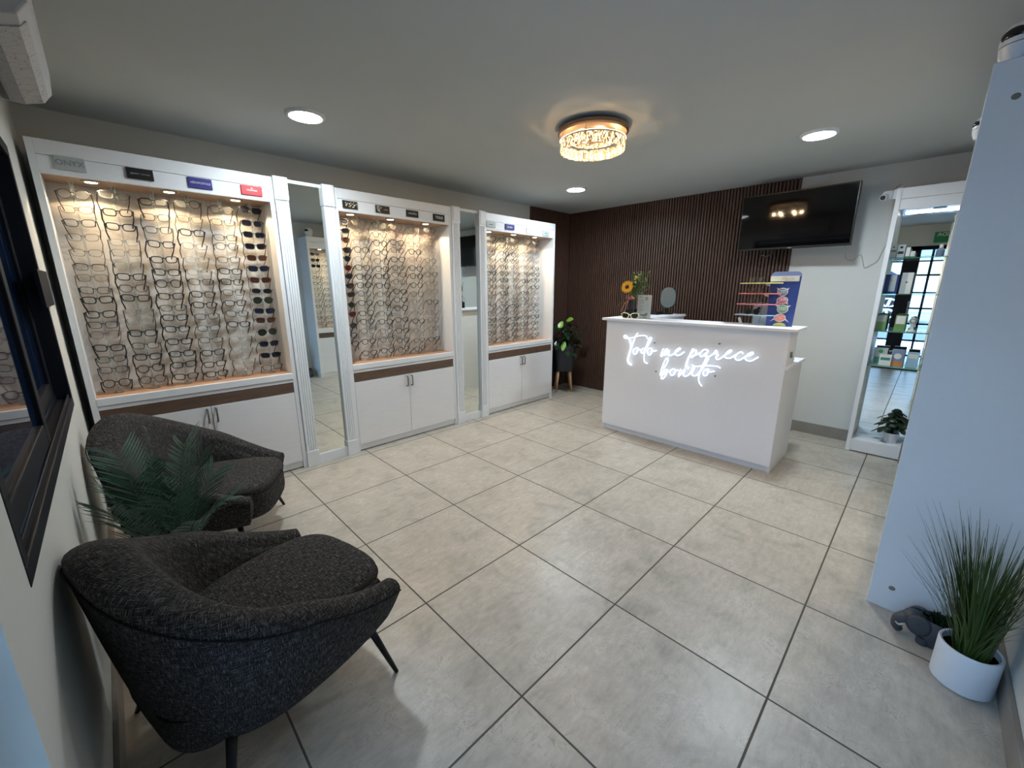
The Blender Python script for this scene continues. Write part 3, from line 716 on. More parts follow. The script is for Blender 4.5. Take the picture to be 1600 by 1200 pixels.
def place(key, loc, rot, label, group, name=None):
    proto, look, cat = ST[key]
    if key not in USED:
        USED.add(key); proto.location = loc; proto.rotation_euler = rot; proto['label'] = label; proto['group'] = group; return proto
    return dup(proto, loc, rot, label, group)
def rod(x, y, z0, z1, zs, label, face=-1, group='clear acrylic eyewear rods'):
    t = thing('display_rod', label, 'display rod', (x, y, z0), group=group)
    MB().lathe([(0.0055, 0.0), (0.0055, z1 - z0)], (x, y, z0), 10).build('rod', M['acrylic'], t, smooth=True)
    MB().lathe([(0.024, 0.0), (0.024, 0.006), (0.010, 0.014), (0.008, 0.03)], (x, y, z0), 16).build('foot', M['acrylic'], t, smooth=True)
    MB().lathe([(0.008, -0.05), (0.010, -0.012), (0.015, -0.001)], (x, y, z1), 16).build('collar', M['acrylic'], t, smooth=True)
    first = None
    for z in zs:
        if first is None: first = MB().box((x - 0.007, y + face * 0.005, z - 0.002), (x + 0.007, y + face * 0.025, z + 0.006)).build('nose_holder', M['acrylic'], t); zf = z
        else:
            h_ = first.copy(); COL.objects.link(h_); h_.parent = t; h_.location = (0, 0, z - zf)
    return t
ROWS1= [[1.874, 1.796, 1.727, 1.652, 1.57, 1.492, 1.434, 1.365, 1.311, 1.229, 1.168, 1.112, 1.033, 0.966, 0.902, 0.819], [1.892, 1.8, 1.722, 1.638, 1.579, 1.508, 1.442, 1.375, 1.319, 1.239, 1.181, 1.108, 1.031, 0.961, 0.888, 0.817], [1.879, 1.792, 1.721, 1.638, 1.548, 1.473, 1.404, 1.327, 1.255, 1.195, 1.122, 1.041, 0.962, 0.89, 0.81], [1.889, 1.799, 1.719, 1.637, 1.555, 1.477, 1.416, 1.337, 1.268, 1.193, 1.116, 1.036, 0.951, 0.872, 0.804], [1.876, 1.799, 1.703, 1.648, 1.562, 1.487, 1.417, 1.347, 1.276, 1.204, 1.131, 1.03, 0.948, 0.872, 0.809], [1.894, 1.81, 1.735, 1.659, 1.582, 1.51, 1.432, 1.356, 1.291, 1.216, 1.15, 1.064, 0.979, 0.894, 0.804]]
ROWS2= [[1.889, 1.817, 1.75, 1.673, 1.607, 1.535, 1.47, 1.391, 1.323, 1.241, 1.162, 1.068, 0.984, 0.912], [1.895, 1.807, 1.745, 1.682, 1.606, 1.54, 1.467, 1.4, 1.331, 1.252, 1.166, 1.095, 1.013, 0.924, 0.823], [1.887, 1.816, 1.744, 1.671, 1.598, 1.534, 1.475, 1.395, 1.324, 1.247, 1.158, 1.085, 1.0, 0.926, 0.827], [1.892, 1.829, 1.762, 1.696, 1.62, 1.549, 1.489, 1.428, 1.344, 1.271, 1.197, 1.093, 0.994, 0.905, 0.822], [1.887, 1.827, 1.761, 1.695, 1.628, 1.549, 1.481, 1.4, 1.319, 1.249, 1.149, 1.071, 0.981, 0.889, 0.809], [1.896, 1.834, 1.772, 1.715, 1.623, 1.565, 1.501, 1.418, 1.341, 1.245, 1.148, 1.074, 0.993, 0.887, 0.824]]
NEON= [(1, [(1.165, 0.928), (1.171, 0.943), (1.159, 0.953), (1.144, 0.943), (1.126, 0.929), (1.107, 0.908), (1.098, 0.883), (1.092, 0.848), (1.094, 0.826), (1.107, 0.771), (1.114, 0.725), (1.102, 0.7), (1.074, 0.685)]), (0, [(1.165, 0.928), (1.145, 0.925), (1.116, 0.93), (1.078, 0.939), (1.036, 0.954), (0.99, 0.964), (0.954, 0.963), (0.934, 0.941)]), (0, [(1.034, 0.984), (1.051, 0.957), (1.068, 0.903), (1.082, 0.862), (1.092, 0.831)]), (0, [(1.024, 0.849), (1.047, 0.844), (1.065, 0.825), (1.066, 0.802), (1.048, 0.789), (1.032, 0.797), (1.024, 0.82), (1.025, 0.842), (1.013, 0.837), (0.992, 0.834)]), (0, [(0.949, 0.854), (0.972, 0.85), (0.987, 0.829), (0.985, 0.809), (0.971, 0.808), (0.956, 0.827), (0.949, 0.854), (0.935, 0.898), (0.922, 0.938), (0.91, 0.954), (0.9, 0.944), (0.909, 0.918), (0.929, 0.882), (0.948, 0.841), (0.956, 0.797), (0.956, 0.762), (0.944, 0.729), (0.918, 0.721)]), (0, [(0.888, 0.858), (0.909, 0.858), (0.926, 0.844), (0.928, 0.818), (0.915, 0.798), (0.897, 0.804), (0.888, 0.826), (0.89, 0.854), (0.875, 0.834), (0.843, 0.846)]), (0, [(0.784, 0.869), (0.793, 0.845), (0.802, 0.806), (0.793, 0.799), (0.782, 0.821), (0.758, 0.866), (0.751, 0.866), (0.764, 0.836), (0.77, 0.814), (0.756, 0.82), (0.738, 0.855), (0.733, 0.852), (0.737, 0.826), (0.726, 0.813), (0.705, 0.822), (0.678, 0.845), (0.652, 0.869), (0.639, 0.882), (0.649, 0.887), (0.672, 0.866), (0.682, 0.841), (0.672, 0.826), (0.648, 0.824), (0.625, 0.839), (0.602, 0.86)]), (1, [(0.534, 0.895), (0.548, 0.863), (0.558, 0.832), (0.569, 0.796), (0.576, 0.76), (0.57, 0.734), (0.552, 0.728)]), (0, [(0.552, 0.841), (0.53, 0.876), (0.51, 0.883), (0.505, 0.868), (0.517, 0.845), (0.533, 0.822), (0.542, 0.825), (0.531, 0.835), (0.51, 0.842), (0.483, 0.862)]), (0, [(0.411, 0.887), (0.434, 0.899), (0.461, 0.884), (0.476, 0.85), (0.46, 0.837), (0.438, 0.859), (0.417, 0.886), (0.429, 0.856), (0.428, 0.841), (0.408, 0.843), (0.386, 0.856), (0.368, 0.879), (0.359, 0.899), (0.348, 0.89), (0.358, 0.874), (0.336, 0.866), (0.349, 0.848), (0.348, 0.834), (0.332, 0.83), (0.31, 0.845), (0.29, 0.867), (0.266, 0.887), (0.245, 0.905), (0.254, 0.912), (0.277, 0.889), (0.288, 0.864), (0.276, 0.849), (0.25, 0.85), (0.226, 0.867), (0.21, 0.885)]), (0, [(0.16, 0.894), (0.173, 0.907), (0.193, 0.899), (0.212, 0.872), (0.209, 0.849), (0.19, 0.841), (0.166, 0.854), (0.144, 0.876), (0.117, 0.887), (0.095, 0.902), (0.103, 0.913), (0.125, 0.898), (0.143, 0.869), (0.134, 0.85), (0.105, 0.846), (0.083, 0.86), (0.058, 0.881)]), (0, [(0.766, 0.697), (0.741, 0.747), (0.733, 0.777), (0.743, 0.79), (0.756, 0.778), (0.774, 0.73), (0.787, 0.681), (0.791, 0.633), (0.769, 0.671), (0.742, 0.69), (0.732, 0.676), (0.744, 0.636), (0.763, 0.606), (0.78, 0.605), (0.778, 0.627), (0.758, 0.651), (0.734, 0.672), (0.705, 0.68)]), (0, [(0.678, 0.707), (0.698, 0.694), (0.708, 0.671), (0.698, 0.65), (0.681, 0.648), (0.666, 0.669), (0.669, 0.702), (0.656, 0.694), (0.636, 0.703)]), (0, [(0.617, 0.714), (0.629, 0.675), (0.631, 0.645), (0.616, 0.664), (0.592, 0.709), (0.583, 0.706), (0.592, 0.668), (0.574, 0.656), (0.552, 0.67), (0.534, 0.693)]), (0, [(0.541, 0.686), (0.527, 0.714), (0.521, 0.737), (0.508, 0.739), (0.518, 0.707), (0.524, 0.684), (0.506, 0.671), (0.481, 0.681), (0.467, 0.705), (0.449, 0.73), (0.429, 0.771), (0.412, 0.807), (0.408, 0.829), (0.421, 0.831), (0.435, 0.796), (0.451, 0.746), (0.462, 0.697), (0.464, 0.654), (0.452, 0.616), (0.431, 0.596)]), (0, [(0.527, 0.76), (0.497, 0.751), (0.46, 0.76), (0.412, 0.769), (0.357, 0.774), (0.329, 0.774), (0.309, 0.762)]), (0, [(0.393, 0.742), (0.417, 0.738), (0.435, 0.71), (0.428, 0.689), (0.408, 0.688), (0.398, 0.711), (0.405, 0.736), (0.387, 0.721), (0.349, 0.733)])]
SCREWS= [(0.874, 0.909), (0.838, 0.658), (0.34, 0.952), (0.344, 0.693)]

KEY1 = [['pt', 'wr', 'rt', 'wr', 'wr', 'br', 'wr', 'rt', 'rb', 'rb', 'rt', 'ro', 'rb', 'rt', 'rt', 'pb'],
        ['cl', 'rb', 'rb', 'cl', 'cl', 'cl', 'rb', 'ct', 'rb', 'cl', 'cl', 'rb', 'rt', 'rb', 'pb', 'pt'],
        ['rb', 'rt', 'rt', 'rb', 'rb', 'rb', 'pb', 'rb', 'rt', 'rb', 'rb', 'rb', 'rb', 'rb', 'rb'],
        ['pt', 'wr', 'rb', 'cl', 'cl', 'cl', 'rt', 'rb', 'rb', 'rt', 'rt', 'rt', 'rb', 'rb', 'rb'],
        ['pt', 'rt', 'rt', 'pt', 'rt', 'rb', 'rb', 'rt', 'rb', 'rt', 'rb', 'cl', 'cl', 'cl', 'cl'],
        ['sb', 'sb', 'sb', 'sb', 'sn', 'sv', 'sn', 'so', 'sg', 'sv', 'sn', 'sg', 'sv', 'sb', 'rt']]
for c, (x, zs) in enumerate(zip([-.837, -.672, -.505, -.340, -.167, .003], ROWS1)):
    rod(x, 2.624, 0.757, 1.944, zs, 'clear display rod in the window-side cabinet, %s from the window' % NTH[c])
    for r, z in enumerate(zs):
        k = KEY1[c][r]
        place(k, (x, 2.600 + random.uniform(-.001, .001), z), (R(random.uniform(-2, 4)), R(random.uniform(-2.5, 2.5)), R(random.uniform(-7, 7))),
              '%s, %s on %s rod from the window, window-side cabinet' % (ST[k][1], ORD[r], NTH[c]), 'eyewear in the window-side display cabinet')
KEY2 = [['sc', 'sc', 'sw', 'sc', 'sr', 'sx', 'sc', 'sc', 'sb', 'sr', 'sx', 'sr', 'cb', 'cb'],
        ['wg', 'wg', 'wg', 'pb', 'wg', 'cb', 'pb', 'pb', 'pt', 'cb', 'cb', 'pb', 'pt', 'pb', 'cb'],
        ['pt', 'pt', 'pb', 'pb', 'pt', 'pb', 'cb', 'pb', 'pt', 'pb', 'pt', 'pb', 'pt', 'pt', 'cb'],
        ['wg', 'ro', 'cb', 'ct', 'cb', 'pb', 'ct', 'pt', 'cb', 'cb', 'pb', 'cb', 'cb', 'pb', 'pb'],
        ['ro', 'ro', 'wg', 'pb', 'ro', 'cb', 'pb', 'pb', 'pt', 'wg', 'wr', 'pb', 'wg', 'ct', 'pb'],
        ['pt', 'ro', 'wg', 'ro', 'pt', 'wg', 'pt', 'ro', 'wg', 'pb', 'ro', 'wg', 'pt', 'cb', 'ro']]
for c, (x, zs) in enumerate(zip([.612, .77, .941, 1.10, 1.276, 1.44], ROWS2)):
    rod(x, 2.624, 0.757, 1.944, zs, 'clear display rod in the cabinet between the mirrors, %s from the wide mirror' % NTH[c])
    for r, z in enumerate(zs):
        k = KEY2[c][r]
        place(k, (x, 2.600 + random.uniform(-.001, .001), z), (R(random.uniform(-2, 4)), R(random.uniform(-2.5, 2.5)), R(random.uniform(-9, 9))),
              '%s, %s on %s rod from the wide mirror, middle cabinet' % (ST[k][1], ORD[r], NTH[c]), 'eyewear in the middle display cabinet')
K3 = ['pb', 'pt', 'cb', 'pb', 'pb', 'ct', 'pb', 'pt']
for c, x in enumerate([2.205, 2.395, 2.558, 2.729, 2.909]):
    zs = [round(1.885 - i * (1.885 - 0.815) / 15 + random.uniform(-.006, .006), 3) for i in range(16)]
    rod(x, 2.624, 0.757, 1.944, zs, 'clear display rod in the corner cabinet, %s from the narrow mirror' % NTH[c])
    for r, z in enumerate(zs):
        k = random.choice(K3)
        if c == 2 and 3 < r < 9: k = 'wg'
        if c == 3 and r in (0, 1, 3, 4, 5, 7): k = 'wg'
        if c == 4 and r in (1, 3, 8, 9): k = 'ro'
        place(k, (x, 2.600 + random.uniform(-.001, .001), z), (R(random.uniform(-2, 4)), R(random.uniform(-2.5, 2.5)), R(random.uniform(-9, 9))),
              '%s, %s on %s rod from the narrow mirror, corner cabinet' % (ST[k][1], ORD[r], NTH[c]), 'eyewear in the corner display cabinet')
K4 = ['sc', 'sb', 'pb', 'rt', 'rb', 'pt', 'wg', 'rb']
for c, x in enumerate([1.575, 1.735]):
    zs = [round(1.87 - i * (1.87 - 0.83) / 12, 3) for i in range(13)]
    rod(x, F4 - 0.144, 0.757, 1.944, zs, 'clear display rod in the cabinet by the grass pot, %s from its side panel' % NTH[c], face=1)
    for r, z in enumerate(zs):
        k = 'sc' if (c == 0 and r < 3) else random.choice(K4[2:])
        place(k, (x, F4 - 0.120, z), (R(random.uniform(-2, 4)), R(random.uniform(-2, 2)), PI + R(random.uniform(-8, 8))),
              '%s, %s, %s rod of the opposite cabinet seen in wide mirror' % (ST[k][1], ORD[r], NTH[c]), 'eyewear in the cabinet by the grass pot')

# ------------------------------------------------------------------ reception desk
dk = thing('reception_desk', 'white reception desk with a glowing script sign on its front', 'desk', (2.85, 0.62, 0))
MB().box((2.570, -0.115, 0.055), (2.590, 1.368, 1.080)).build('front_panel', M['deskw'], dk, bevel=0.001)
MB().box((2.530, -0.160, 1.080), (2.850, 1.400, 1.102)).build('countertop', M['deskw'], dk, bevel=0.003)
MB().box((2.602, -0.095, 0.0), (2.620, 1.350, 0.055)).build('plinth', M['deskw'], dk)
MB().box((2.590, -0.115, 0.0), (2.82, -0.097, 1.080)).box((2.82, -0.115, 0.0), (3.13, -0.097, 0.800)).build('side_panel', M['whitetex'], dk, bevel=0.001)
MB().box((2.590, 1.350, 0.0), (3.60, 1.368, 1.080)).build('side_panel', M['whitetex'], dk, bevel=0.001)
MB().box((2.590, -0.128, 0.800), (3.16, 1.350, 0.824)).build('work_surface', M['deskw'], dk, bevel=0.002)
MB().box((2.850, 1.060, 1.080), (3.620, 1.400, 1.102)).box((2.86, 1.08, 1.03), (3.60, 1.098, 1.08)).build('return_shelf', M['deskw'], dk, bevel=0.002)
MB().box((3.60, 1.08, 0.0), (3.618, 1.368, 1.08)).build('end_panel', M['whitetex'], dk)
m = MB().box((2.66, -0.124, 0.905), (2.70, -0.115, 0.925)).prism([(2.68 + 0.012 * math.cos(a * PI / 8), 0.895 + 0.012 * math.sin(a * PI / 8)) for a in range(16)], 1, -0.128, -0.115)
m.build('cam_lock', M['nickel'], dk)

# neon script
ns = thing('neon_sign', 'glowing white script sign reading Todo me parece bonito on the desk front', 'sign', (2.570, 0.60, 0.85))
def smooth_path(pts, k=5):
    P = [Vector(p) for p in pts]; out = []
    for i in range(len(P) - 1):
        p0, p1, p2, p3 = P[max(i - 1, 0)], P[i], P[i + 1], P[min(i + 2, len(P) - 1)]
        for j in range(k):
            t = j / k
            out.append(0.5 * ((2 * p1) + (p2 - p0) * t + (2 * p0 - 5 * p1 + 4 * p2 - p3) * t * t + (3 * p1 - p0 - 3 * p2 + p3) * t ** 3))
    out.append(P[-1]); return out
tb = MB(); bk = MB()
for heavy, L in NEON:
    sp_ = smooth_path([(2.553, y, z) for y, z in L]); n = len(sp_)
    r = [(0.0043 + (0.0036 * (i / n) if heavy else 0)) for i in range(n)]
    tb.tube(sp_, r, 8)
    b2 = smooth_path([(2.5655, y, z) for y, z in L], 2); base = len(bk.v)
    for i, p in enumerate(b2):
        t_ = (b2[min(i + 1, len(b2) - 1)] - b2[max(i - 1, 0)]); t_ = t_.normalized() if t_.length > 1e-6 else Vector((0, 1, 0)); s_ = Vector((0, -t_.z, t_.y)) * 0.013
        bk.v += [tuple(p - s_), tuple(p + s_)]
    for i in range(len(b2) - 1): bk.f.append((base + 2 * i, base + 2 * i + 1, base + 2 * i + 3, base + 2 * i + 2))
tb.build('lettering', M['neon'], ns, smooth=True, autos=False)
bk.build('acrylic_backing', clear_mat('sign_backing', (0.97, 0.98, 1.0), 0.03), ns)
m = MB()
for y, z in SCREWS:
    m.prism([(y + 0.006 * math.cos(a * PI / 6), z + 0.006 * math.sin(a * PI / 6)) for a in range(12)], 0, 2.560, 2.570)
m.build('standoff_screws', M['nickel'], ns)

# ------------------------------------------------------------------ things on the desk
CT = 1.102
v = thing('flower_vase', 'dark glass vase with a pink ribbon holding the sunflower bouquet', 'vase', (2.70, 1.195, CT))
MB().box((2.665, 1.15, CT), (2.735, 1.24, CT + 0.085)).build('body', M['darkglass'], v, bevel=0.008)
MB().lathe([(0.024, 0.085), (0.020, 0.12), (0.026, 0.165), (0.022, 0.165), (0.016, 0.12)], (2.70, 1.195, CT), 20).build('neck', M['darkglass'], v, smooth=True)
m = MB()
for dx, dy, dz in ((-0.01, 0.035, 0.0), (-0.012, -0.022, 0.0), (-0.01, 0.016, 0.01)):
    m.tube([(2.672, 1.195, CT + 0.185), (2.665 + dx, 1.195 + dy, CT + 0.205 + dz), (2.668, 1.195 + dy * 1.6, CT + 0.180), (2.672, 1.195, CT + 0.182)], 0.007, 6, flat=0.3)
m.tube([(2.668, 1.20, CT + 0.180), (2.655, 1.245, CT + 0.13), (2.652, 1.275, CT + 0.06)], 0.009, 6, flat=0.25)
m.tube([(2.668, 1.20, CT + 0.180), (2.655, 1.225, CT + 0.12), (2.650, 1.235, CT + 0.05)], 0.014, 6, flat=0.2)
m.lathe([(0.024, 0.168), (0.027, 0.18), (0.024, 0.192)], (2.70, 1.195, CT), 16)
m.build('ribbon', M['ribbon'], v, smooth=True)
bq = thing('sunflower_bouquet', 'bouquet with one sunflower, cream blossoms and loose greenery', 'flowers', (2.70, 1.195, CT + 0.10))
rnd = random.Random(3); st_, lf = MB(), MB()
for k in range(46):
    a = rnd.uniform(0, 2 * PI); sp = rnd.uniform(0.02, 0.11); h_ = rnd.uniform(0.10, 0.25)
    e = Vector((2.70 + sp * math.cos(a) * 0.6, 1.165 - 0.3 * sp + sp * math.sin(a), CT + 0.165 + h_))
    p = [Vector((2.70 + 0.008 * math.cos(a), 1.195 + 0.008 * math.sin(a), CT + 0.09)), Vector((2.70 + 0.3 * sp * math.cos(a), 1.19 + 0.3 * sp * math.sin(a), CT + 0.19)), e]
    st_.tube(p, 0.0012, 5)
    for j in range(6):
        t_ = 0.35 + 0.65 * j / 5; c = p[1].lerp(e, t_)
        lf.leaf(c, (rnd.uniform(-1, 1), rnd.uniform(-1, 1), rnd.uniform(-0.1, 1)), (0, 0, 1), rnd.uniform(0.022, 0.044), 0.016, 0.3, 3)
for k, (dy, dz) in enumerate(((0.15, 0.10), (0.10, 0.32), (-0.17, 0.30), (-0.13, 0.19), (0.09, 0.37), (-0.09, 0.40))):
    e = Vector((2.68, 1.195 + dy, CT + dz)); st_.tube([(2.70, 1.195, CT + 0.15), Vector((2.69, 1.195, CT + 0.2)).lerp(e, 0.5), e], 0.0012, 5)
    for j in range(4): lf.leaf(Vector((2.69, 1.195, CT + 0.2)).lerp(e, 0.5 + j * 0.15), (rnd.uniform(-.3, .3), rnd.uniform(-1, 1), rnd.uniform(-.5, 1)), (0, 0, 1), 0.022, 0.007, 0.2, 3)
st_.build('stems', M['leafm'], bq); lf.build('leaves', M['leafm'], bq)
sf = Vector((2.640, 1.218, CT + 0.283)); nrm = Vector((-0.95, -0.05, 0.18)).normalized(); uu = nrm.cross(Vector((0, 0, 1))).normalized(); ww = uu.cross(nrm)
pt = MB()
for ring, n, L_ in ((0, 22, 0.046), (1, 20, 0.038)):
    for k in range(n):
        a = 2 * PI * (k + 0.5 * ring) / n; d_ = uu * math.cos(a) + ww * math.sin(a)
        pt.leaf(sf + d_ * 0.015 + nrm * 0.003 * ring, d_ + nrm * 0.22, nrm, L_, 0.015, 0.15, 4)
fl_ = pt.build('sunflower_petals', M['petal'], bq)
sd = MB(); rows = []
for i in range(6):
    r_ = 0.019 * (1 - i / 5); z_ = 0.004 + 0.006 * math.sin(PI / 2 * i / 5)
    rows.append([sf + (uu * math.cos(2 * PI * k / 20) + ww * math.sin(2 * PI * k / 20)) * r_ + nrm * z_ for k in range(20)])
sd.grid(rows, closed=True); sd.build('seed_head', M['seed'], fl_, smooth=True)
m = MB()
for (y, z) in ((1.150, 0.375), (1.135, 0.368), (1.155, 0.355), (1.148, 0.325), (1.185, 0.320)):
    c = Vector((2.66, y, CT + z))
    for k in range(7):
        a = 2 * PI * k / 7; m.leaf(c, (-0.5, math.cos(a), math.sin(a)), (-1, 0, 0), 0.012, 0.009, 0.3, 3)
m.build('cream_blossoms', M['ycream'], bq)
# acrylic sign holder
fh = thing('sign_holder', 'acrylic stand with a printed white flyer beside the bouquet', 'sign holder', (2.70, 1.06, CT))
Rz = Matrix.Rotation(R(-6), 3, 'Z')
MB().box((2.694, 1.000, CT + 0.004), (2.698, 1.130, CT + 0.212)).build('flyer', M['paper'], fh)
MB().box((2.690, 0.996, CT), (2.6925, 1.134, CT + 0.216)).box((2.692, 0.996, CT), (2.76, 1.134, CT + 0.003)).build('holder', M['acrylic'], fh)
m = MB()
for i in range(9): m.box((2.6936, 1.125 - rnd.uniform(0.0, 0.006), CT + 0.165 - i * 0.014), (2.694, 1.078 - rnd.uniform(-0.012, 0.012), CT + 0.169 - i * 0.014))
m.build('printed_lines', M['grey'], fh)
m = MB()
for k in range(10):
    a = 2 * PI * k / 10; m.leaf((2.6934, 1.045, CT + 0.180), (0, math.cos(a), math.sin(a)), (-1, 0, 0), 0.020, 0.009, 0.0, 3, 0.0)
    m.leaf((2.6934, 1.040, CT + 0.040), (0, math.cos(a), math.sin(a)), (-1, 0, 0), 0.018, 0.008, 0.0, 3, 0.0)
m.build('printed_flower', M['gold'], fh)
# cream cat-eye display glasses
gl = make_glasses('cat', mat('frame_cream', (0.72, 0.66, 0.44), 0.4), M['l_green'], 0.0032, tm=M['g_black'], name='eyeglasses', label='cream cat-eye sunglasses on the desk in front of the vase', cat='sunglasses', droop=6)
gl.location = (2.600, 1.150, CT + 0.026); gl.rotation_euler = (0, 0, R(-90)); gl.scale = (1.35, 1.35, 1.15)
# round table mirror on the desk return
tm_ = thing('table_mirror', 'small oval mirror on a black stand on the desk return', 'mirror', (3.46, 1.20, CT))
MB().lathe([(0.062, 0.0), (0.064, 0.008), (0.050, 0.016), (0.012, 0.020), (0.010, 0.06)], (3.46, 1.20, CT), 28).build('stand', M['black'], tm_, smooth=True)
nrm = Vector((-0.90, -0.42, 0.20)).normalized(); uu = Vector((0, 0, 1)).cross(nrm).normalized(); ww = nrm.cross(uu); cc = Vector((3.46, 1.20, CT + 0.175))
def oval(off, ra, rb, th):
    m = MB(); p = []
    for k in range(40):
        a = 2 * PI * k / 40; e_ = 2.5
        p.append((ra * math.copysign(abs(math.cos(a)) ** (2 / e_), math.cos(a)), rb * math.copysign(abs(math.sin(a)) ** (2 / e_), math.sin(a))))
    b0 = [tuple(cc + uu * x + ww * y + nrm * off) for x, y in p]; b1 = [tuple(cc + uu * x + ww * y + nrm * (off + th)) for x, y in p]
    m.v = b0 + b1; m.f = [tuple(range(40))[::-1], tuple(range(40, 80))] + [(i, (i + 1) % 40, 40 + (i + 1) % 40, 40 + i) for i in range(40)]
    return m
oval(-0.012, 0.080, 0.112, 0.012).build('frame', M['black'], tm_); oval(0.0003, 0.074, 0.106, 0.001).build('mirror_glass', M['mirror'], tm_)
m = MB()
for s in (-1, 1): m.tube([cc + uu * 0.084 * s, cc + uu * 0.086 * s - ww * 0.06 , cc + uu * 0.03 * s - ww * 0.125, Vector((3.46, 1.20, CT + 0.04))], 0.004, 6)
m.build('yoke', M['black'], tm_, smooth=True)
tr = thing('black_tray', 'low black tray of small items beside the table mirror', 'tray', (3.38, 1.30, CT))
MB().box((3.28, 1.22, CT), (3.40, 1.38, CT + 0.006)).box((3.28, 1.22, CT), (3.285, 1.38, CT + 0.03)).box((3.28, 1.22, CT), (3.40, 1.225, CT + 0.03)).box((3.28, 1.375, CT), (3.40, 1.38, CT + 0.03)).box((3.395, 1.22, CT), (3.40, 1.38, CT + 0.03)).build('body', M['black'], tr)
cd = MB().obox((2.80, 0.285, CT + 0.022), (0.003, 0.020, 0.050), Matrix.Rotation(R(-20), 3, 'X')).build('small_card', M['paper']); tag(cd, 'small white card leaning at the back edge of the desk', 'card')

# children's eyewear counter display
kd = thing('counter_display', 'blue counter display with glasses-wearing cartoon faces and coloured shelves', 'display stand', (2.72, 0.08, CT))
pts = [(-0.088, CT), (0.078, CT), (0.086, CT + 0.36)] + [(0.086 - 0.03 + 0.03 * math.cos(a * PI / 12), CT + 0.36 + 0.03 * math.sin(a * PI / 12)) for a in range(1, 7)] + [(-0.070 + 0.03 - 0.03 - 0.0 + 0.03 * math.cos(PI / 2 + a * PI / 12) + 0.03 - 0.03, CT + 0.36 + 0.03 * math.sin(PI / 2 + a * PI / 12)) for a in range(0, 7)]
MB().prism(pts, 0, 2.715, 2.725).build('panel', M['blue'], kd)
MB().prism([(-0.086, CT + 0.345), (0.0865, CT + 0.345), (0.086, CT + 0.36)] + [(0.056 + 0.0302 * math.cos(a * PI / 12), CT + 0.36 + 0.0302 * math.sin(a * PI / 12)) for a in range(1, 7)] + [(-0.070 + 0.0302 * math.cos(PI / 2 + a * PI / 12), CT + 0.36 + 0.0302 * math.sin(PI / 2 + a * PI / 12)) for a in range(0, 7)], 0, 2.7135, 2.7149).build('top_cap', M['bluelight'], kd)
hd = MB().box((2.7125, -0.090, CT + 0.322), (2.7150, 0.088, CT + 0.360)).build('header_strip', M['paper'], kd)
text_mesh('dibujo', 0.032, 'lettering', M['gold'], hd, (2.7118, -0.020, CT + 0.343), (0, -1, 0), (0, 0, 1), bold=0.0003)
for i, (z, c, ys) in enumerate(((CT + 0.306, 'yellow', 0.275), (CT + 0.230, 'coral', 0.279), (CT + 0.152, 'pink', 0.283), (CT + 0.072, 'sky', 0.290))):
    MB().prism([(2.66, ys), (2.80, ys), (2.80, 0.05), (2.725, 0.05), (2.70, 0.00), (2.66, 0.09)], 2, z, z + 0.007).build('shelf', M[c], kd, bevel=0.002)
    sh = MB(); sh.prism([(0.13, z), (0.088, z - 0.022), (0.088, z)], 0, 2.716, 2.722).build('bracket', M['paper'], kd)
MB().box((2.70, -0.07, CT), (2.76, 0.06, CT + 0.004)).build('base', M['blue'], kd)
def face(y, z, w_, h_, c, ears):
    """a round cartoon face cut-out with big glasses and ears or fins"""
    m = MB(); m2 = MB(); P = [(y + w_ * math.cos(a * PI / 14), z + h_ * math.sin(a * PI / 14)) for a in range(28)]
    m.prism([(y + (w_ + 0.006) * math.cos(a * PI / 14), z + (h_ + 0.006) * math.sin(a * PI / 14)) for a in range(28)], 0, 2.7075, 2.7105)
    m2.prism(P, 0, 2.7045, 2.7072)
    for s in (-1, 1):
        e = ears; base = [(y + s * w_ * e[0], z + h_ * e[1]), (y + s * (w_ + e[2]), z + e[3]), (y + s * w_ * e[4], z + h_ * e[5])]
        m.prism(base, 0, 2.7076, 2.7104)
    f = m.build('cartoon_face', M['paper'], kd); m2.build('face_color', M[c], f)
    g = MB()
    for s in (-1, 1):
        g.tube([(2.7035, y + s * w_ * 0.40 + w_ * 0.30 * math.cos(a * PI / 8), z + h_ * 0.12 + h_ * 0.34 * math.sin(a * PI / 8)) for a in range(16)], 0.0014, 5, closed=True)
    g.build('printed_glasses', M['paper'], f)
face(0.000, CT + 0.247, 0.028, 0.024, 'slate', (0.6, 0.9, 0.012, 0.030, 1.0, 0.2))
face(-0.006, CT + 0.188, 0.030, 0.022, 'magenta', (0.6, -0.9, 0.010, -0.030, 1.0, 0.0))
face(-0.016, CT + 0.125, 0.030, 0.026, 'green', (0.3, 1.0, 0.020, 0.028, 1.0, 0.3))
face(-0.006, CT + 0.062, 0.032, 0.024, 'coral', (0.5, 0.8, 0.030, -0.030, 0.9, -0.5))
MB().prism([(-0.010 + 0.042 * math.cos(a * PI / 12), CT + 0.002 + 0.026 * math.sin(a * PI / 12)) for a in range(13)], 0, 2.706, 2.7105).build('cartoon_face', M['lime'], kd)
for z, look, k in ((CT + 0.313, 'black children\'s glasses on the yellow shelf of the blue counter display', 'pb'), (CT + 0.237, 'dark children\'s glasses on the coral shelf of the blue counter display', 'ct'),
                   (CT + 0.159, 'thin children\'s glasses on the pink shelf of the blue counter display', 'pt'), (CT + 0.079, 'dark green-lens glasses on the pale blue shelf of the counter display', 'sg')):
    place(k, (2.690, 0.175, z + 0.022), (R(-14), 0, R(-90)), look, 'glasses on the counter display').scale = (0.78, 0.55, 0.9)
cb = MB().box((2.815, 0.10, CT), (2.835, 0.20, CT + 0.16)).build('white_box', M['paper'], None, bevel=0.001)
tag(cb, 'white box with a dark dot standing behind the pale blue shelf on the desk', 'box')
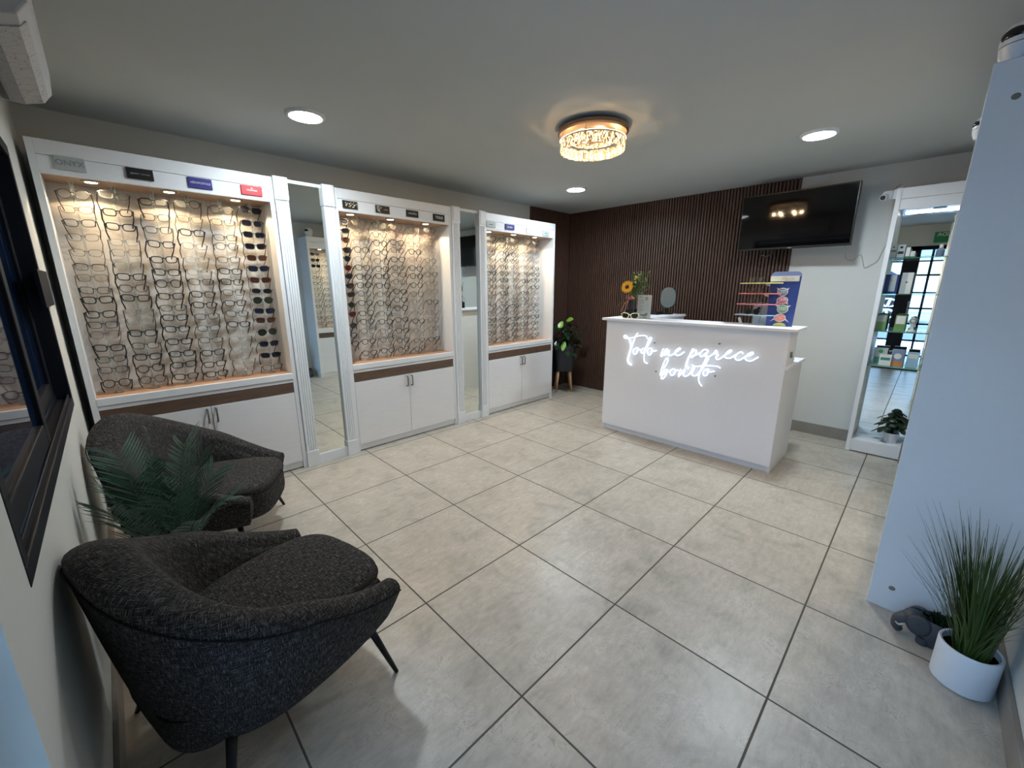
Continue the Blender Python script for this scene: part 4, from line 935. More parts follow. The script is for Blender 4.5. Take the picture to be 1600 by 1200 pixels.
MB().prism([(0.165 + 0.011 * math.cos(a * PI / 8), CT + 0.12 + 0.011 * math.sin(a * PI / 8)) for a in range(16)], 0, 2.8140, 2.8150).build('printed_dot', M['black'], cb, world=True)

# ------------------------------------------------------------------ television, cables, cameras
tvc = Vector((3.62, 0.2023, 1.9608)); ty, tt, tw = -0.029, 0.03, 0.863
nrm = Vector((-math.cos(ty), -math.sin(ty), 0)); hh = Vector((math.sin(ty), -math.cos(ty), 0)); vv = Vector((0, 0, 1)) * math.cos(tt) + nrm * math.sin(tt); n2 = hh.cross(vv)
tv = thing('television', 'black wall-mounted flat television tilted over the desk', 'television', tuple(tvc))
RT = Matrix((hh, vv, n2)).transposed()
MB().obox(tvc - n2 * 0.018, (tw, tw * 0.5625, 0.036), RT).build('body', M['black'], tv, bevel=0.004)
MB().obox(tvc + n2 * 0.001 + vv * 0.004, (tw - 0.022, tw * 0.5625 - 0.030, 0.002), RT).build('screen', M['tv'], tv)
MB().obox(tvc - vv * (tw * 0.28 - 0.006) + n2 * 0.002, (0.030, 0.005, 0.001), RT).build('logo_mark', M['signgrey'], tv)
m = MB().obox(tvc - n2 * 0.05, (0.24, 0.24, 0.03), RT).box((3.72, 0.12, 1.90), (3.845, 0.16, 1.94)).box((3.72, 0.24, 1.90), (3.845, 0.28, 1.94)).box((3.832, 0.05, 1.82), (3.846, 0.36, 2.04))
m.tube([tvc - n2 * 0.05, (3.74, 0.2, 1.92)], 0.02, 8); m.build('wall_bracket', M['black'], tv)
c1 = MB().tube(smooth_path([(3.69, 0.42, 1.72), (3.70, 0.44, 1.69), (3.71, 0.40, 1.665), (3.72, 0.35, 1.69), (3.70, 0.36, 1.73)]), 0.007, 8).build('cable_loop', M['black'], None, smooth=True, autos=False)
tag(c1, 'coiled black cable hanging below the television', 'cable')
c2 = MB().tube(smooth_path([(3.70, -0.10, 1.77), (3.862, -0.17, 1.72), (3.864, -0.18, 1.63), (3.864, -0.23, 1.61), (3.864, -0.275, 1.655), (3.864, -0.30, 1.60), (3.864, -0.32, 1.545), (3.864, -0.36, 1.57), (3.864, -0.395, 1.60), (3.864, -0.42, 1.70), (3.86, -0.452, 1.74)]), 0.0028, 6).build('thin_cable', M['signgrey'], None, smooth=True, autos=False)
tag(c2, 'thin grey cable drooping along the wall from the television to the glass shelf unit', 'cable')
def dome_cam(x, y, z, s, label, aim):
    t = thing('security_camera', label, 'camera', (x, y, z), group='small white security cameras')
    MB().lathe([(0.040 * s, 0.0), (0.042 * s, 0.006), (0.050 * s, 0.028 * s), (0.054 * s, 0.055 * s)], (x, y, z), 28).build('base', M['pot'], t, smooth=True)
    hd_ = MB().lathe([(0.054 * s, 0.058 * s), (0.055 * s, 0.075 * s), (0.050 * s, 0.100 * s), (0.036 * s, 0.120 * s), (0.018 * s, 0.129 * s), (0.0, 0.131 * s)], (x, y, z), 28).build('head', M['pot'], t, smooth=True)
    a = Vector(aim).normalized(); c = Vector((x, y, z + 0.085 * s)) + a * 0.034 * s; u = a.cross(Vector((0, 0, 1))).normalized(); w_ = u.cross(a)
    rows = []
    for i in range(6):
        r_ = 0.034 * s * (1 - i / 5) ** 0.6; rows.append([c + (u * math.cos(2 * PI * k / 24) * 0.95 + w_ * math.sin(2 * PI * k / 24) * 0.62) * r_ + a * (0.014 * s + 0.010 * s * i / 5) for k in range(24)])
    MB().grid(rows, closed=True).build('lens_cover', M['l_black'], hd_, smooth=True)
    return t
dome_cam(1.495, -0.842, 2.108, 0.98, 'white rounded security camera with a black oval face atop the side-panel cabinet', (-0.85, 0.55, -0.05))
dome_cam(2.46, -0.815, 2.108, 0.80, 'second white camera farther along the top of the same cabinet', (-0.5, 1, -0.1))
wc = thing('wall_camera', 'white turret camera fixed beside the top of the glass shelf unit', 'camera', (3.66, -0.44, 2.07))
MB().lathe([(0.0, -0.03), (0.030, -0.028), (0.038, -0.012), (0.038, 0.012), (0.030, 0.030), (0.0, 0.034)], (3.66, -0.400, 2.075), 24).build('housing', M['pot'], wc, smooth=True)
m = MB().tube([(3.655, -0.395, 2.07), (3.605, -0.375, 2.055)], [0.026, 0.023], 16); m.build('barrel', M['pot'], wc, smooth=True)
MB().tube([(3.607, -0.376, 2.056), (3.600, -0.373, 2.053)], 0.017, 16).build('lens', M['l_black'], wc)
MB().box((3.63, -0.452, 2.04), (3.69, -0.430, 2.11)).build('mount', M['pot'], wc)
MB().tube([(3.66, -0.41, 2.09), (3.66, -0.44, 2.13), (3.68, -0.46, 2.15)], 0.003, 6).build('cable', M['nickel'], wc)

# air conditioner above the window
ac = thing('air_conditioner', 'white wall air conditioner high above the window', 'air conditioner', (-1.0, 1.25, 2.05))
prof = [(-1.0, 2.075), (-0.955, 2.058), (-0.90, 2.056), (-0.852, 2.072), (-0.828, 2.105), (-0.822, 2.17), (-0.826, 2.27), (-0.84, 2.32), (-1.0, 2.325)]
MB().prism(prof, 1, 0.92, 1.63).build('housing', M['ac'], ac, bevel=0.006)
def ac_panel():
    m, nt, b = new_mat('patterned_panel'); L = nt.links.new
    tc = N(nt, 'ShaderNodeTexCoord'); v_ = N(nt, 'ShaderNodeTexVoronoi', i_Scale=26.0, feature='DISTANCE_TO_EDGE'); n_ = N(nt, 'ShaderNodeTexNoise', i_Scale=18.0, i_Detail=3.0)
    mx = N(nt, 'ShaderNodeVectorMath', operation='MULTIPLY_ADD'); L(n_.outputs['Color'], mx.inputs[0]); mx.inputs[1].default_value = (0.09, 0.09, 0.09); L(tc.outputs['Object'], mx.inputs[2]); L(tc.outputs['Object'], n_.inputs['Vector']); L(mx.outputs[0], v_.inputs['Vector'])
    r_ = N(nt, 'ShaderNodeValToRGB'); L(v_.outputs['Distance'], r_.inputs[0]); e = r_.color_ramp.elements; e[0].position = 0.01; e[0].color = (0.30, 0.30, 0.31, 1); e[1].position = 0.04; e[1].color = (0.50, 0.51, 0.52, 1)
    L(r_.outputs[0], b.inputs['Base Color']); b.inputs['Roughness'].default_value = 0.5; return m
P_ac = ac_panel()
MB().prism([(-0.930, 2.0555), (-0.90, 2.0525), (-0.855, 2.067), (-0.838, 2.084), (-0.842, 2.086), (-0.90, 2.058)], 1, 0.985, 1.60).build('front_flap', P_ac, ac)
MB().prism([(-0.952, 2.0555), (-0.935, 2.0535), (-0.935, 2.060), (-0.952, 2.062)], 1, 0.985, 1.60).build('air_slot', M['black'], ac)
MB().prism([(-0.995, 2.073), (-0.956, 2.056), (-0.956, 2.060), (-0.995, 2.077)], 1, 0.985, 1.60).build('lower_flap', P_ac, ac)
ac.location.z -= 0.035; ac.location.x += 0.004

# ------------------------------------------------------------------ glass shelf unit with a mirror back
SX, SY0, SY1 = 3.600, -1.165, -0.450
gs = thing('glass_shelf_unit', 'white mirror-backed unit with glass shelves of boxes beside the television wall', 'shelf unit', (3.73, -0.81, 0))
MB().box((SX, SY1 - 0.030, 0), (3.858, SY1, 2.112)).build('side_panel', M['white'], gs, bevel=0.0015)
MB().box((SX, SY0, 0), (3.858, SY0 + 0.030, 2.112)).build('side_panel', M['white'], gs, bevel=0.0015)
MB().box((SX + 0.006, SY0 + 0.03, 1.955), (SX + 0.024, SY1 - 0.03, 2.03)).box((SX + 0.004, SY0 + 0.03, 2.032), (SX + 0.024, SY1 - 0.03, 2.108)).build('fascia', M['white'], gs, bevel=0.0015)
MB().box((SX + 0.024, SY0 + 0.03, 1.957), (3.84, SY1 - 0.03, 1.972)).build('soffit', M['metalsoffit'], gs)
MB().box((SX + 0.004, SY0 + 0.03, 0.008), (3.84, SY1 - 0.03, 0.112)).build('base', M['white'], gs, bevel=0.0015)
MB().box((3.841, SY0 + 0.03, 0.112), (3.848, SY1 - 0.03, 1.957)).build('mirror_glass', M['mirror'], gs)
SH = [0.757, 1.040, 1.332, 1.606]
for z in SH: MB().box((SX + 0.03, SY0 + 0.031, z - 0.008), (3.840, SY1 - 0.031, z)).build('glass_shelf', M['glass'], gs)
tp = MB().box((3.812, -1.10, 1.947), (3.832, -0.51, 1.957)).build('reflection_strip', M['led'], gs)  # glowing strip stands in for a bright reflection in the metal soffit
MB().lathe([(0.0, -0.004), (0.035, -0.004), (0.038, 0.0)], (3.72, -0.70, 1.957), 24).build('dark_spotlight', M['black'], gs)
def carton(y0, y1, z, h_, c, label, x=3.70, dpt=0.05, panel=None, mark=None, name='carton'):
    b = MB().box((x, y0, z), (x + dpt, y1, z + h_)).build(name, M[c], None, bevel=0.001); tag(b, label, 'box')
    w_ = abs(y1 - y0); ya = min(y0, y1)
    if panel: MB().box((x - 0.0008, ya + w_ * panel[1], z + h_ * panel[2]), (x, ya + w_ * panel[3], z + h_ * panel[4])).build('printed_panel', M[panel[0]], b)
    if mark: MB().prism([(ya + w_ * 0.5 + w_ * mark[1] * math.cos(a * PI / 8), z + h_ * mark[2] + w_ * mark[1] * math.sin(a * PI / 8)) for a in range(16)], 0, x - 0.0016, x - 0.0008).build('printed_mark', M[mark[0]], b)
    return b
carton(-0.470, -0.512, SH[3], 0.105, 'paper', 'white carton with black print nearest the side panel on the top glass shelf', panel=('grey', .1, .45, .9, .6), mark=('black', .12, .8))
carton(-0.514, -0.560, SH[3], 0.100, 'signgrey', 'grey carton with black print, second on the top glass shelf', panel=('black', .15, .3, .85, .5), mark=('black', .2, .8))
carton(-0.566, -0.590, SH[3], 0.078, 'paper', 'small white carton, third on the top glass shelf', panel=('exitgreen', .0, .0, 1, .15))
carton(-0.594, -0.620, SH[3], 0.048, 'paper', 'lowest small white carton on the top glass shelf', panel=('exitgreen', .0, .0, 1, .2))
bt = thing('spray_bottle', 'clear blue bottle with a white cap on the top glass shelf', 'bottle', (3.72, -0.755, SH[3]))
MB().lathe([(0.022, 0.0), (0.024, 0.006), (0.024, 0.05), (0.010, 0.064)], (3.72, -0.755, SH[3]), 20).build('body', M['slate'], bt, smooth=True)
MB().lathe([(0.011, 0.064), (0.011, 0.088), (0.0, 0.090)], (3.72, -0.755, SH[3]), 16).build('cap', M['paper'], bt, smooth=True)
carton(-0.474, -0.560, SH[2], 0.150, 'cobalt', 'cobalt blue carton with a silver panel on the second glass shelf', panel=('signgrey', .15, .12, .6, .98), mark=('grey', .06, .7))
carton(-0.575, -0.640, SH[2], 0.162, 'paper', 'tall white carton with a brown dot on the second glass shelf', panel=('signgrey', .5, .0, 1, 1), mark=('band', .10, .55))
carton(-0.462, -0.540, SH[1], 0.125, 'leafgreen', 'green and white carton closest to the side panel, third glass shelf', panel=('signgrey', .1, .55, .9, .95))
carton(-0.590, -0.655, SH[1], 0.125, 'leafgreen', 'green and white carton in the middle of the third glass shelf', panel=('paper', .1, .45, .9, .95))
ey = thing('eye_model', 'small white figure with glasses on the third glass shelf', 'figurine', (3.71, -0.70, SH[1]))
MB().lathe([(0.026, 0.0), (0.028, 0.004), (0.010, 0.02), (0.012, 0.05), (0.024, 0.075), (0.020, 0.10), (0.0, 0.112)], (3.71, -0.695, SH[1]), 20).build('body', M['paper'], ey, smooth=True)
MB().tube([(3.684, -0.695 + 0.018 * math.cos(a * PI / 8), SH[1] + 0.085 + 0.016 * math.sin(a * PI / 8)) for a in range(16)], 0.002, 5, closed=True).build('ring', M['black'], ey)
carton(-0.500, -0.585, SH[0], 0.135, 'signgrey', 'white and teal carton at the side-panel end of the fourth glass shelf', x=3.73, panel=('teal', .1, .05, .9, .45), mark=('exitgreen', .18, .8))
carton(-0.545, -0.618, SH[0], 0.088, 'paper', 'short white carton with green band standing in front on the fourth glass shelf', x=3.67, panel=('teal', .1, .5, .9, .75))
carton(-0.612, -0.690, SH[0], 0.135, 'slate', 'blue carton with a white drop and orange base on the fourth glass shelf', x=3.70, panel=('orange', .02, .0, .98, .3), mark=('paper', .3, .6))
carton(-0.705, -0.775, SH[0], 0.120, 'sky', 'pale blue carton at the open end of the fourth glass shelf', x=3.70, panel=('paper', .1, .6, .9, .9))

# ------------------------------------------------------------------ armchairs
def superell(t_, a, b, e):
    c, s = math.cos(t_), math.sin(t_)
    return a * math.copysign(abs(c) ** (2 / e), c), b * math.copysign(abs(s) ** (2 / e), s)
def armchair(label, loc, rz):
    t = thing('armchair', label, 'armchair', loc, (0, 0, rz), group='charcoal woven tub armchairs')
    NS = 56
    def path(s):
        """s in [-1, 1]: right arm front .. back centre .. left arm front; returns unit footprint, outward normal"""
        sgn = 1 if s >= 0 else -1; u = 1 - abs(s)   # 0 at arm front, 1 at back
        if u < 0.42:
            k = u / 0.42; x = 0.335 - 0.335 * k; y = 0.325 + 0.045 * math.sin(k * PI / 2)
        else:
            k = (u - 0.42) / 0.58; x, y = superell(PI / 2 + k * PI / 2, 0.365, 0.370, 2.35)
        return Vector((x, y * sgn, 0)), u
    def nrm_at(s):
        a, _ = path(max(-1, s - 0.01)); b, _ = path(min(1, s + 0.01)); d_ = (b - a).normalized(); return Vector((-d_.y, d_.x, 0)) * (-1 if True else 1)
    rows, uvs, arc = [], [], 0.0; last = None; seam = []; NN = []
    for i in range(NS + 1):
        s = -1 + 2 * i / NS; p, u = path(s); n = nrm_at(s)
        NN.append(-n if n.dot(Vector((p.x + 0.05, p.y, 0))) < 0 else n)
    for _ in range(6): NN = [(NN[max(i - 1, 0)] + NN[i] * 2 + NN[min(i + 1, NS)]).normalized() for i in range(NS + 1)]
    for i in range(NS + 1):
        s = -1 + 2 * i / NS; p, u = path(s); n = NN[i]
        if last is not None: arc += (p - last).length
        last = p
        us = u * u * (3 - 2 * u)
        H = 0.368 + 0.225 * u + 0.175 * us
        th = 0.078 + 0.045 * us                      # thickness at the rim
        inset = 0.055 + 0.020 * us                  # how far the shell bottom draws in
        pb = p - n * inset; pb.x = min(pb.x, 0.300)
        q = lambda o, z, bx=p: (bx.x - n.x * o, bx.y - n.y * o, z)
        zb = 0.205
        def out(k):                                  # outer wall, k 0 bottom .. 1 below the rim
            c = pb.lerp(p, k ** 0.80); return (c.x, c.y, zb + (H - 0.035 - zb) * k)
        prof = [(pb.x - n.x * 0.05, pb.y - n.y * 0.05, zb - 0.006), (pb.x - n.x * 0.012, pb.y - n.y * 0.012, zb), out(0.04), out(0.2), out(0.4), out(0.6), out(0.8), out(1.0),
                q(0.006, H - 0.014), q(th * 0.25, H - 0.002), q(th * 0.5, H), q(th * 0.78, H - 0.006), q(th * 1.0, H - 0.024),
                q(th * 1.15, H - 0.06), q(th * 1.25 + 0.03 * us, 0.36 + (H - 0.36) * 0.45), q(th * 1.35 + 0.08 * us, 0.34), q(th * 1.35 + 0.08 * us, 0.26)]
        seam.append(Vector(out(0.97)) + n * 0.002)
        d_ = [0.0]
        for a, b in zip(prof, prof[1:]): d_.append(d_[-1] + (Vector(b) - Vector(a)).length)
        rows.append(prof); uvs.append([(arc, v_) for v_ in d_])
    m = MB(); m.grid(rows, uvs=uvs)
    for r_, uv_, fl in ((rows[0], uvs[0], False), (rows[-1], uvs[-1], True)):     # close the arm fronts
        b = len(m.v)
        for p in r_: m.uv[len(m.v)] = (p[1], p[2]); m.v.append(tuple(p))
        n_ = len(r_); c = Vector((0, 0, 0))
        for p in r_: c += Vector(p)
        c /= n_; c.x += 0.012; m.uv[len(m.v)] = (c.y, c.z); m.v.append(tuple(c)); ci = len(m.v) - 1
        for k in range(n_): 
            f = (b + k, b + (k + 1) % n_, ci); m.f.append(f if fl else f[::-1])
    o = m.build('shell', M['fabric'], t, smooth=True, world=False, autos=False)
    sb_ = o.modifiers.new('round', 'SUBSURF'); sb_.levels = 1; sb_.render_levels = 1
    MB().tube(seam, 0.0022, 6).build('piping', M['fabric'], o, smooth=True, world=False, autos=False)
    # seat cushion: rounded wedge
    sm = MB(); rws = []; uvz = []
    for (sc_, z) in ((0.93, 0.205), (0.985, 0.212), (1.0, 0.235), (1.0, 0.28), (1.0, 0.322), (1.006, 0.342), (1.0, 0.362), (0.975, 0.375), (0.90, 0.383), (0.6, 0.387), (0.2, 0.389)):
        r_ = []; w_ = []
        for k in range(48):
            a = 2 * PI * k / 48; x, y = superell(a, 0.330, 0.246, 4.6); x = x + 0.030
            x = 0.03 + (x - 0.03) * sc_; y *= sc_; zz = z
            if z > 0.33: zz = z - 0.022 * max(0, (0.1 - x)) / 0.4
            x += 0.020 * (1 - (y / 0.25) ** 2) * (1 if x > 0.1 else 0)
            r_.append((x, y, zz)); w_.append((x if z > 0.37 else a * 0.3, y if z > 0.37 else zz))
        rws.append(r_); uvz.append(w_)
    sm.grid(rws, closed=True, uvs=uvz); b = len(sm.v); sm.uv[b] = (0.03, 0); sm.v.append((0.03, 0, 0.389))
    for k in range(48): sm.f.append((b - 48 + k, b - 48 + (k + 1) % 48, b))
    sm.build('seat_cushion', M['fabric'], t, smooth=True, world=False, autos=False)
    cu = MB(); cu.tube([(x * 1.0 + 0.03 + 0.020 * (1 - (y / 0.25) ** 2) * (1 if x > 0.07 else 0), y, 0.345 - 0.022 * max(0, 0.07 - x) / 0.4) for x, y in [superell(2 * PI * k / 48, 0.3325, 0.2485, 4.6) for k in range(48)]], 0.0026, 6, closed=True)
    cu.build('cushion_piping', M['fabric'], t, smooth=True, world=False, autos=False)
    MB().lathe([(0.0, 0.19), (1.0, 0.19), (1.0, 0.215), (0.0, 0.215)], (0.0, 0, 0), 36, 0.225, 0.215).build('underframe', M['blackmetal'], t, world=False)
    for sx, sy in ((1, 1), (1, -1), (-1, 1), (-1, -1)):
        top = (0.235 if sx > 0 else -0.190, sy * 0.235, 0.245); bot = (0.295 if sx > 0 else -0.262, sy * 0.315, 0.0)
        MB().tube([top, bot], [0.015, 0.0075], 12).build('leg', M['blackmetal'], t, smooth=True, world=False, autos=False)
    return t
armchair('charcoal woven armchair closest to the entrance, its back against the window wall', (-0.625, 0.625, 0), R(14))
armchair('charcoal woven armchair by the window-side display cabinet, turned toward the door', (-0.600, 1.850, 0), R(-29))

# ------------------------------------------------------------------ plants
def palm():
    t = thing('potted_palm', 'potted palm with dusty green fronds between the two armchairs', 'potted plant', (-0.79, 1.26, 0))
    MB().lathe([(0.085, 0.0), (0.095, 0.01), (0.115, 0.22), (0.120, 0.235), (0.108, 0.235), (0.104, 0.21)], (-0.79, 1.26, 0), 32).build('pot', M['pot'], t, smooth=True)
    MB().lathe([(0.0, 0.205), (0.104, 0.205)], (-0.79, 1.26, 0), 24).build('soil', M['soil'], t)
    rnd = random.Random(11); st_ = MB()
    fr = [(0.01, -0.03, 0.83, 0.3), (0.11, -0.08, 0.78, 0.6), (0.17, 0.02, 0.70, 0.8), (0.22, -0.10, 0.52, 1.1), (-0.13, -0.14, 0.62, 0.9), (-0.14, -0.02, 0.66, 0.9), (0.03, -0.20, 0.62, 0.9), (-0.08, 0.10, 0.74, 0.7),
          (0.20, 0.08, 0.58, 1.0), (0.06, -0.10, 0.74, .6), (-0.04, -0.10, 0.70, .6), (0.12, -0.17, 0.50, 1.1)]
    for i, (dx, dy, z, dr) in enumerate(fr):
        b = Vector((-0.79 + dx * 0.08, 1.26 + dy * 0.08, 0.20)); e = Vector((-0.79 + dx, 1.26 + dy, z)); mid = b.lerp(e, 0.55) + Vector((0, 0, 0.10 * dr))
        P = [((1 - k / 14) ** 2) * b + 2 * (1 - k / 14) * (k / 14) * mid + ((k / 14) ** 2) * e for k in range(15)]
        m = MB().tube(P, [0.0035 - 0.0002 * k for k in range(15)], 6)
        for k in range(4, 15):
            tg = (P[min(k + 1, 14)] - P[k - 1]).normalized(); sd_ = tg.cross(Vector((0, 0, 1)))
            if sd_.length < 0.1: sd_ = tg.cross(Vector((1, 0, 0)))
            sd_.normalize(); up = sd_.cross(tg)
            for s in (-1, 1):
                for q_ in (0, 0.5):
                    pp = P[k].lerp(P[min(k + 1, 14)], q_); f = 1 - abs((k - 8) / 9) ** 2
                    m.leaf(pp, sd_ * s * 0.85 + tg * 0.75 + up * 0.18 + Vector((rnd.uniform(-.08, .08),) * 3), up, (0.075 + 0.070 * f), 0.0075, 0.16, 4)
        m.v = [(max(x, -0.992), y, z) for x, y, z in m.v]
        m.build('frond', M['palm'], t)
palm()
def grass_pot():
    c = (1.165, -1.070, 0)
    t = thing('grass_pot', 'tall artificial grass in a round white pot near the side panel', 'potted plant', c)
    rr_ = 0.080
    MB().lathe([(0.0, 0.0), (rr_ - 0.006, 0.0), (rr_, 0.006), (rr_, 0.150), (rr_ - 0.003, 0.155), (rr_ - 0.009, 0.153), (rr_ - 0.010, 0.12)], c, 48).build('pot', M['pot'], t, smooth=True)
    MB().lathe([(0.0, 0.128), (rr_ - 0.010, 0.128)], c, 32).build('soil', M['soil'], t)
    rnd = random.Random(5); g = MB()
    for k in range(330):
        a = rnd.uniform(0, 2 * PI); r0 = rnd.uniform(0, 0.05); L_ = rnd.uniform(0.22, 0.50); ln = rnd.uniform(0.02, 0.19) * (1.3 if L_ < 0.34 else 1)
        b = Vector((c[0] + r0 * math.cos(a), c[1] + r0 * math.sin(a), 0.125)); a2 = a + rnd.uniform(-.6, .6)
        e = Vector((b.x + ln * math.cos(a2), b.y + ln * math.sin(a2), 0.125 + L_))
        e.y = max(e.y, YR + 0.010); e.x = min(e.x, 1.415) if e.y > -1.17 else e.x
        w_ = rnd.uniform(0.0012, 0.0030); side = Vector((-math.sin(a2), math.cos(a2), 0)) if rnd.random() < .5 else Vector((math.cos(a2), math.sin(a2), 0)).cross(Vector((0, 0, 1)))
        mid = b.lerp(e, 0.5) + Vector((0, 0, 0.03)) - Vector((math.cos(a2), math.sin(a2), 0)) * ln * 0.15
        base = len(g.v)
        for i in range(6):
            u = i / 5; p = b * (1 - u) ** 2 + mid * 2 * u * (1 - u) + e * u * u; ww_ = w_ * (1 - u ** 2 * 0.85)
            g.v += [tuple(p - side * ww_), tuple(p + side * ww_)]
        for i in range(5): g.f.append((base + 2 * i, base + 2 * i + 1, base + 2 * i + 3, base + 2 * i + 2))
    g.build('grass_blades', M['grass'], t)
grass_pot()
def elephant():
    c = Vector((1.322, -1.008, 0))
    t = thing('elephant_planter', 'small dark grey elephant-shaped planter on the floor by the side panel', 'planter', tuple(c), (0, 0, 0))
    # body axis runs from the head (toward +y) to the tail (toward -y)
    sx_ = 0.050
    b = MB().lathe([(0.0, 0.0), (0.80, 0.002), (0.92, 0.020), (1.0, 0.055), (0.98, 0.095), (0.90, 0.112), (0.84, 0.112), (0.82, 0.090)], c, 32, 0.052, 0.070).build('body', M['stone'], t, smooth=True)
    hc = Vector((c.x - 0.006, c.y + 0.072, 0.078)); m = MB()
    m.lathe([(0.0, -0.040), (0.024, -0.034), (0.038, -0.012), (0.040, 0.008), (0.030, 0.028), (0.014, 0.038), (0.0, 0.040)], hc, 24, 0.95, 1.0)
    m.tube(smooth_path([hc + Vector((-0.002, 0.020, -0.004)), hc + Vector((-0.006, 0.042, -0.024)), hc + Vector((-0.008, 0.046, -0.050)), hc + Vector((-0.008, 0.036, -0.068))]), [0.027 - 0.0009 * k for k in range(16)], 12)
    m.build('head', M['stone'], t, smooth=True, autos=False)
    for s in (-1, 1):
        e = MB(); rows = []
        for i in range(5):
            r_ = 0.036 * (1 - i / 4); rows.append([hc + Vector((s * (0.036 + 0.004 * i / 4), -0.012, 0.002)) + Vector((0, r_ * math.cos(2 * PI * k / 18), 1.15 * r_ * math.sin(2 * PI * k / 18))) for k in range(18)])
        e.grid(rows, closed=True); eo = e.build('ear', M['stone'], t, smooth=True)
        so_ = eo.modifiers.new('thick', 'SOLIDIFY'); so_.thickness = 0.006
        MB().tube(smooth_path([hc + Vector((s * 0.022, 0.024, -0.022)), hc + Vector((s * 0.028, 0.040, -0.034)), hc + Vector((s * 0.026, 0.052, -0.028))]), [0.006 - 0.0004 * k for k in range(11)], 8).build('tusk', M['ivory'], t, smooth=True, autos=False)
    for sx2 in (-1, 1):
        for sy2 in (-1, 1): MB().lathe([(0.017, 0.0), (0.019, 0.005), (0.018, 0.03)], (c.x + sx2 * 0.030, c.y + sy2 * 0.040, 0), 14).build('foot', M['stone'], t, smooth=True)
    MB().lathe([(0.0, 0.100), (0.84, 0.100)], c, 24, 0.052, 0.070).build('soil', M['soil'], t)
    rnd = random.Random(8); m = MB()
    for k in range(60):
        a = rnd.uniform(0, 2 * PI); r_ = rnd.uniform(0, 0.9)
        m.leaf((c.x + 0.040 * r_ * math.cos(a), c.y + 0.055 * r_ * math.sin(a), 0.098), (rnd.uniform(-.5, .5), rnd.uniform(-.5, .5), 1), (1, 0, 0), rnd.uniform(0.018, 0.042), 0.008, 0.2, 3)
    m.build('succulent_leaves', M['pilea'], t)
elephant()
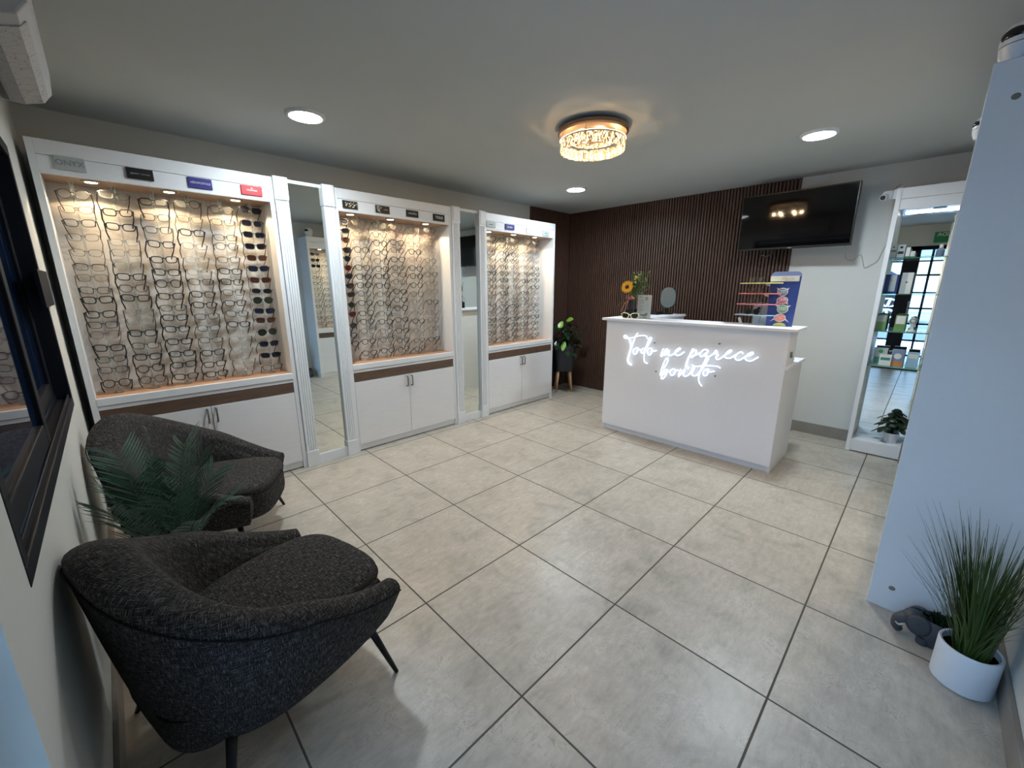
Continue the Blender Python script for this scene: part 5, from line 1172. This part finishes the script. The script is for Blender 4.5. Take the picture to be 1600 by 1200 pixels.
def corner_plant():
    cx, cy = 3.50, 2.60
    t = thing('potted_corner_plant', 'broad-leaved plant in a dark planter on tapered wooden legs in the slatted corner', 'potted plant', (cx, cy, 0))
    Rm = Matrix.Rotation(R(-45), 3, 'Z'); m = MB(); w0, w1 = 0.105, 0.128; z0, z1 = 0.285, 0.63; rows = []
    for (w_, z) in ((w0 * 0.92, z0), (w0, z0 + 0.02), (w1, z1), (w1 - 0.012, z1), (w1 - 0.014, z1 - 0.05)):
        r_ = []
        for k in range(32):
            x, y = superell(2 * PI * k / 32, w_ * 1.15, w_ * 1.15, 5.0); v_ = Rm @ Vector((x, y, 0)); r_.append((cx + v_.x, cy + v_.y, z))
        rows.append(r_)
    m.grid(rows, closed=True); b = len(m.v); m.v.append((cx, cy, z0))
    for k in range(32): m.f.append((k, (k + 1) % 32, b)[::-1])
    m.build('body', M['navy'], t, smooth=True)
    MB().lathe([(0.0, z1 - 0.045), (w1 + 0.003, z1 - 0.045)], (cx, cy, 0), 24).build('soil', M['soil'], t)
    for k in range(4):
        a = R(-45 + 90 * k + 0) ; d_ = Vector((math.cos(a), math.sin(a), 0))
        d2 = Rm @ Vector(((1 if k in (0, 3) else -1), (1 if k < 2 else -1), 0)) * 0.078
        MB().tube([(cx + d2.x, cy + d2.y, z0 + 0.004), (cx + d2.x * 1.32, cy + d2.y * 1.32, 0)], [0.017, 0.011], 12).build('leg', M['legwood'], t, smooth=True, autos=False)
    p = t
    rnd = random.Random(21); st_, lf, lb = MB(), MB(), MB()
    for k in range(52):
        a = rnd.uniform(0, 2 * PI); sp = rnd.uniform(0.04, 0.21); z = rnd.uniform(0.60, 0.96) - sp * 0.3
        e = Vector((min(cx + sp * math.cos(a), 3.74), min(cy + sp * math.sin(a), 2.74), z)); b = Vector((cx, cy, 0.58))
        st_.tube([b, b.lerp(e, 0.5) + Vector((0, 0, 0.06)), e], 0.003, 5)
        lf.leaf(e, (math.cos(a), math.sin(a), rnd.uniform(-.5, .5)), (0, 0, 1), rnd.uniform(0.08, 0.15) * (0.6 if e.y > 2.68 or e.x > 3.68 else 1), rnd.uniform(0.05, 0.07), 0.4, 6)
    for (y, z, d_) in ((2.50, 0.965, (-0.3, -0.9, 0.25)), (2.565, 0.95, (-0.75, -0.15, -0.7)), (2.52, 0.69, (-0.6, -0.25, -0.75)), (2.63, 0.70, (-.6, -.2, -.7))):
        e = Vector((cx - 0.10, y, z)); st_.tube([(cx, cy, 0.58), (cx - 0.05, cy, 0.75), e], 0.003, 5)
        (lb if y < 2.6 else lf).leaf(e, d_, (-0.7, -0.5, 0.5), 0.135, 0.068, 0.15, 7)
    st_.build('stems', M['leafd'], p); lf.build('leaves', M['leafd'], p); lb.build('bright_leaves', M['leafl'], p)
corner_plant()
def pilea():
    c = (3.72, -0.715, 0.112)
    t = thing('pilea_plant', 'round-leaved plant in a small white pot at the foot of the glass shelf unit', 'potted plant', c)
    MB().lathe([(0.0, 0.0), (0.040, 0.0), (0.052, 0.085), (0.047, 0.085), (0.045, 0.07)], c, 28).build('pot', M['pot'], t, smooth=True)
    MB().lathe([(0.0, 0.072), (0.046, 0.072)], c, 20).build('soil', M['soil'], t)
    rnd = random.Random(4); st_, lf = MB(), MB()
    for k in range(46):
        a = rnd.uniform(0, 2 * PI); sp = rnd.uniform(0.02, 0.11); z = c[2] + 0.20 - sp * 0.9 + rnd.uniform(-0.03, 0.05)
        e = Vector((min(c[0] + sp * math.cos(a) * 0.9, 3.80), c[1] + sp * math.sin(a), z)); st_.tube([(c[0], c[1], c[2] + 0.07), (c[0] + 0.3 * sp * math.cos(a), c[1] + 0.3 * sp * math.sin(a), (z + c[2] + 0.12) / 2), e], 0.0013, 5)
        n_ = Vector((math.cos(a) * 0.7, math.sin(a) * 0.7, 0.9)).normalized(); u = n_.cross(Vector((0, 0, 1))).normalized(); w_ = u.cross(n_); r_ = rnd.uniform(0.020, 0.032); b = len(lf.v)
        lf.v += [tuple(e)] + [tuple(e + (u * math.cos(2 * PI * i / 12) + w_ * math.sin(2 * PI * i / 12)) * r_ - n_ * 0.004) for i in range(12)]
        lf.f += [(b, b + 1 + i, b + 1 + (i + 1) % 12) for i in range(12)]
    st_.build('stems', M['pilea'], t); lf.build('leaves', M['pilea'], t)
pilea()

# drop eyewear styles that were only templates
for k, (p_, _, _) in ST.items():
    if k not in USED:
        for ch in list(p_.children): bpy.data.objects.remove(ch)
        bpy.data.objects.remove(p_)
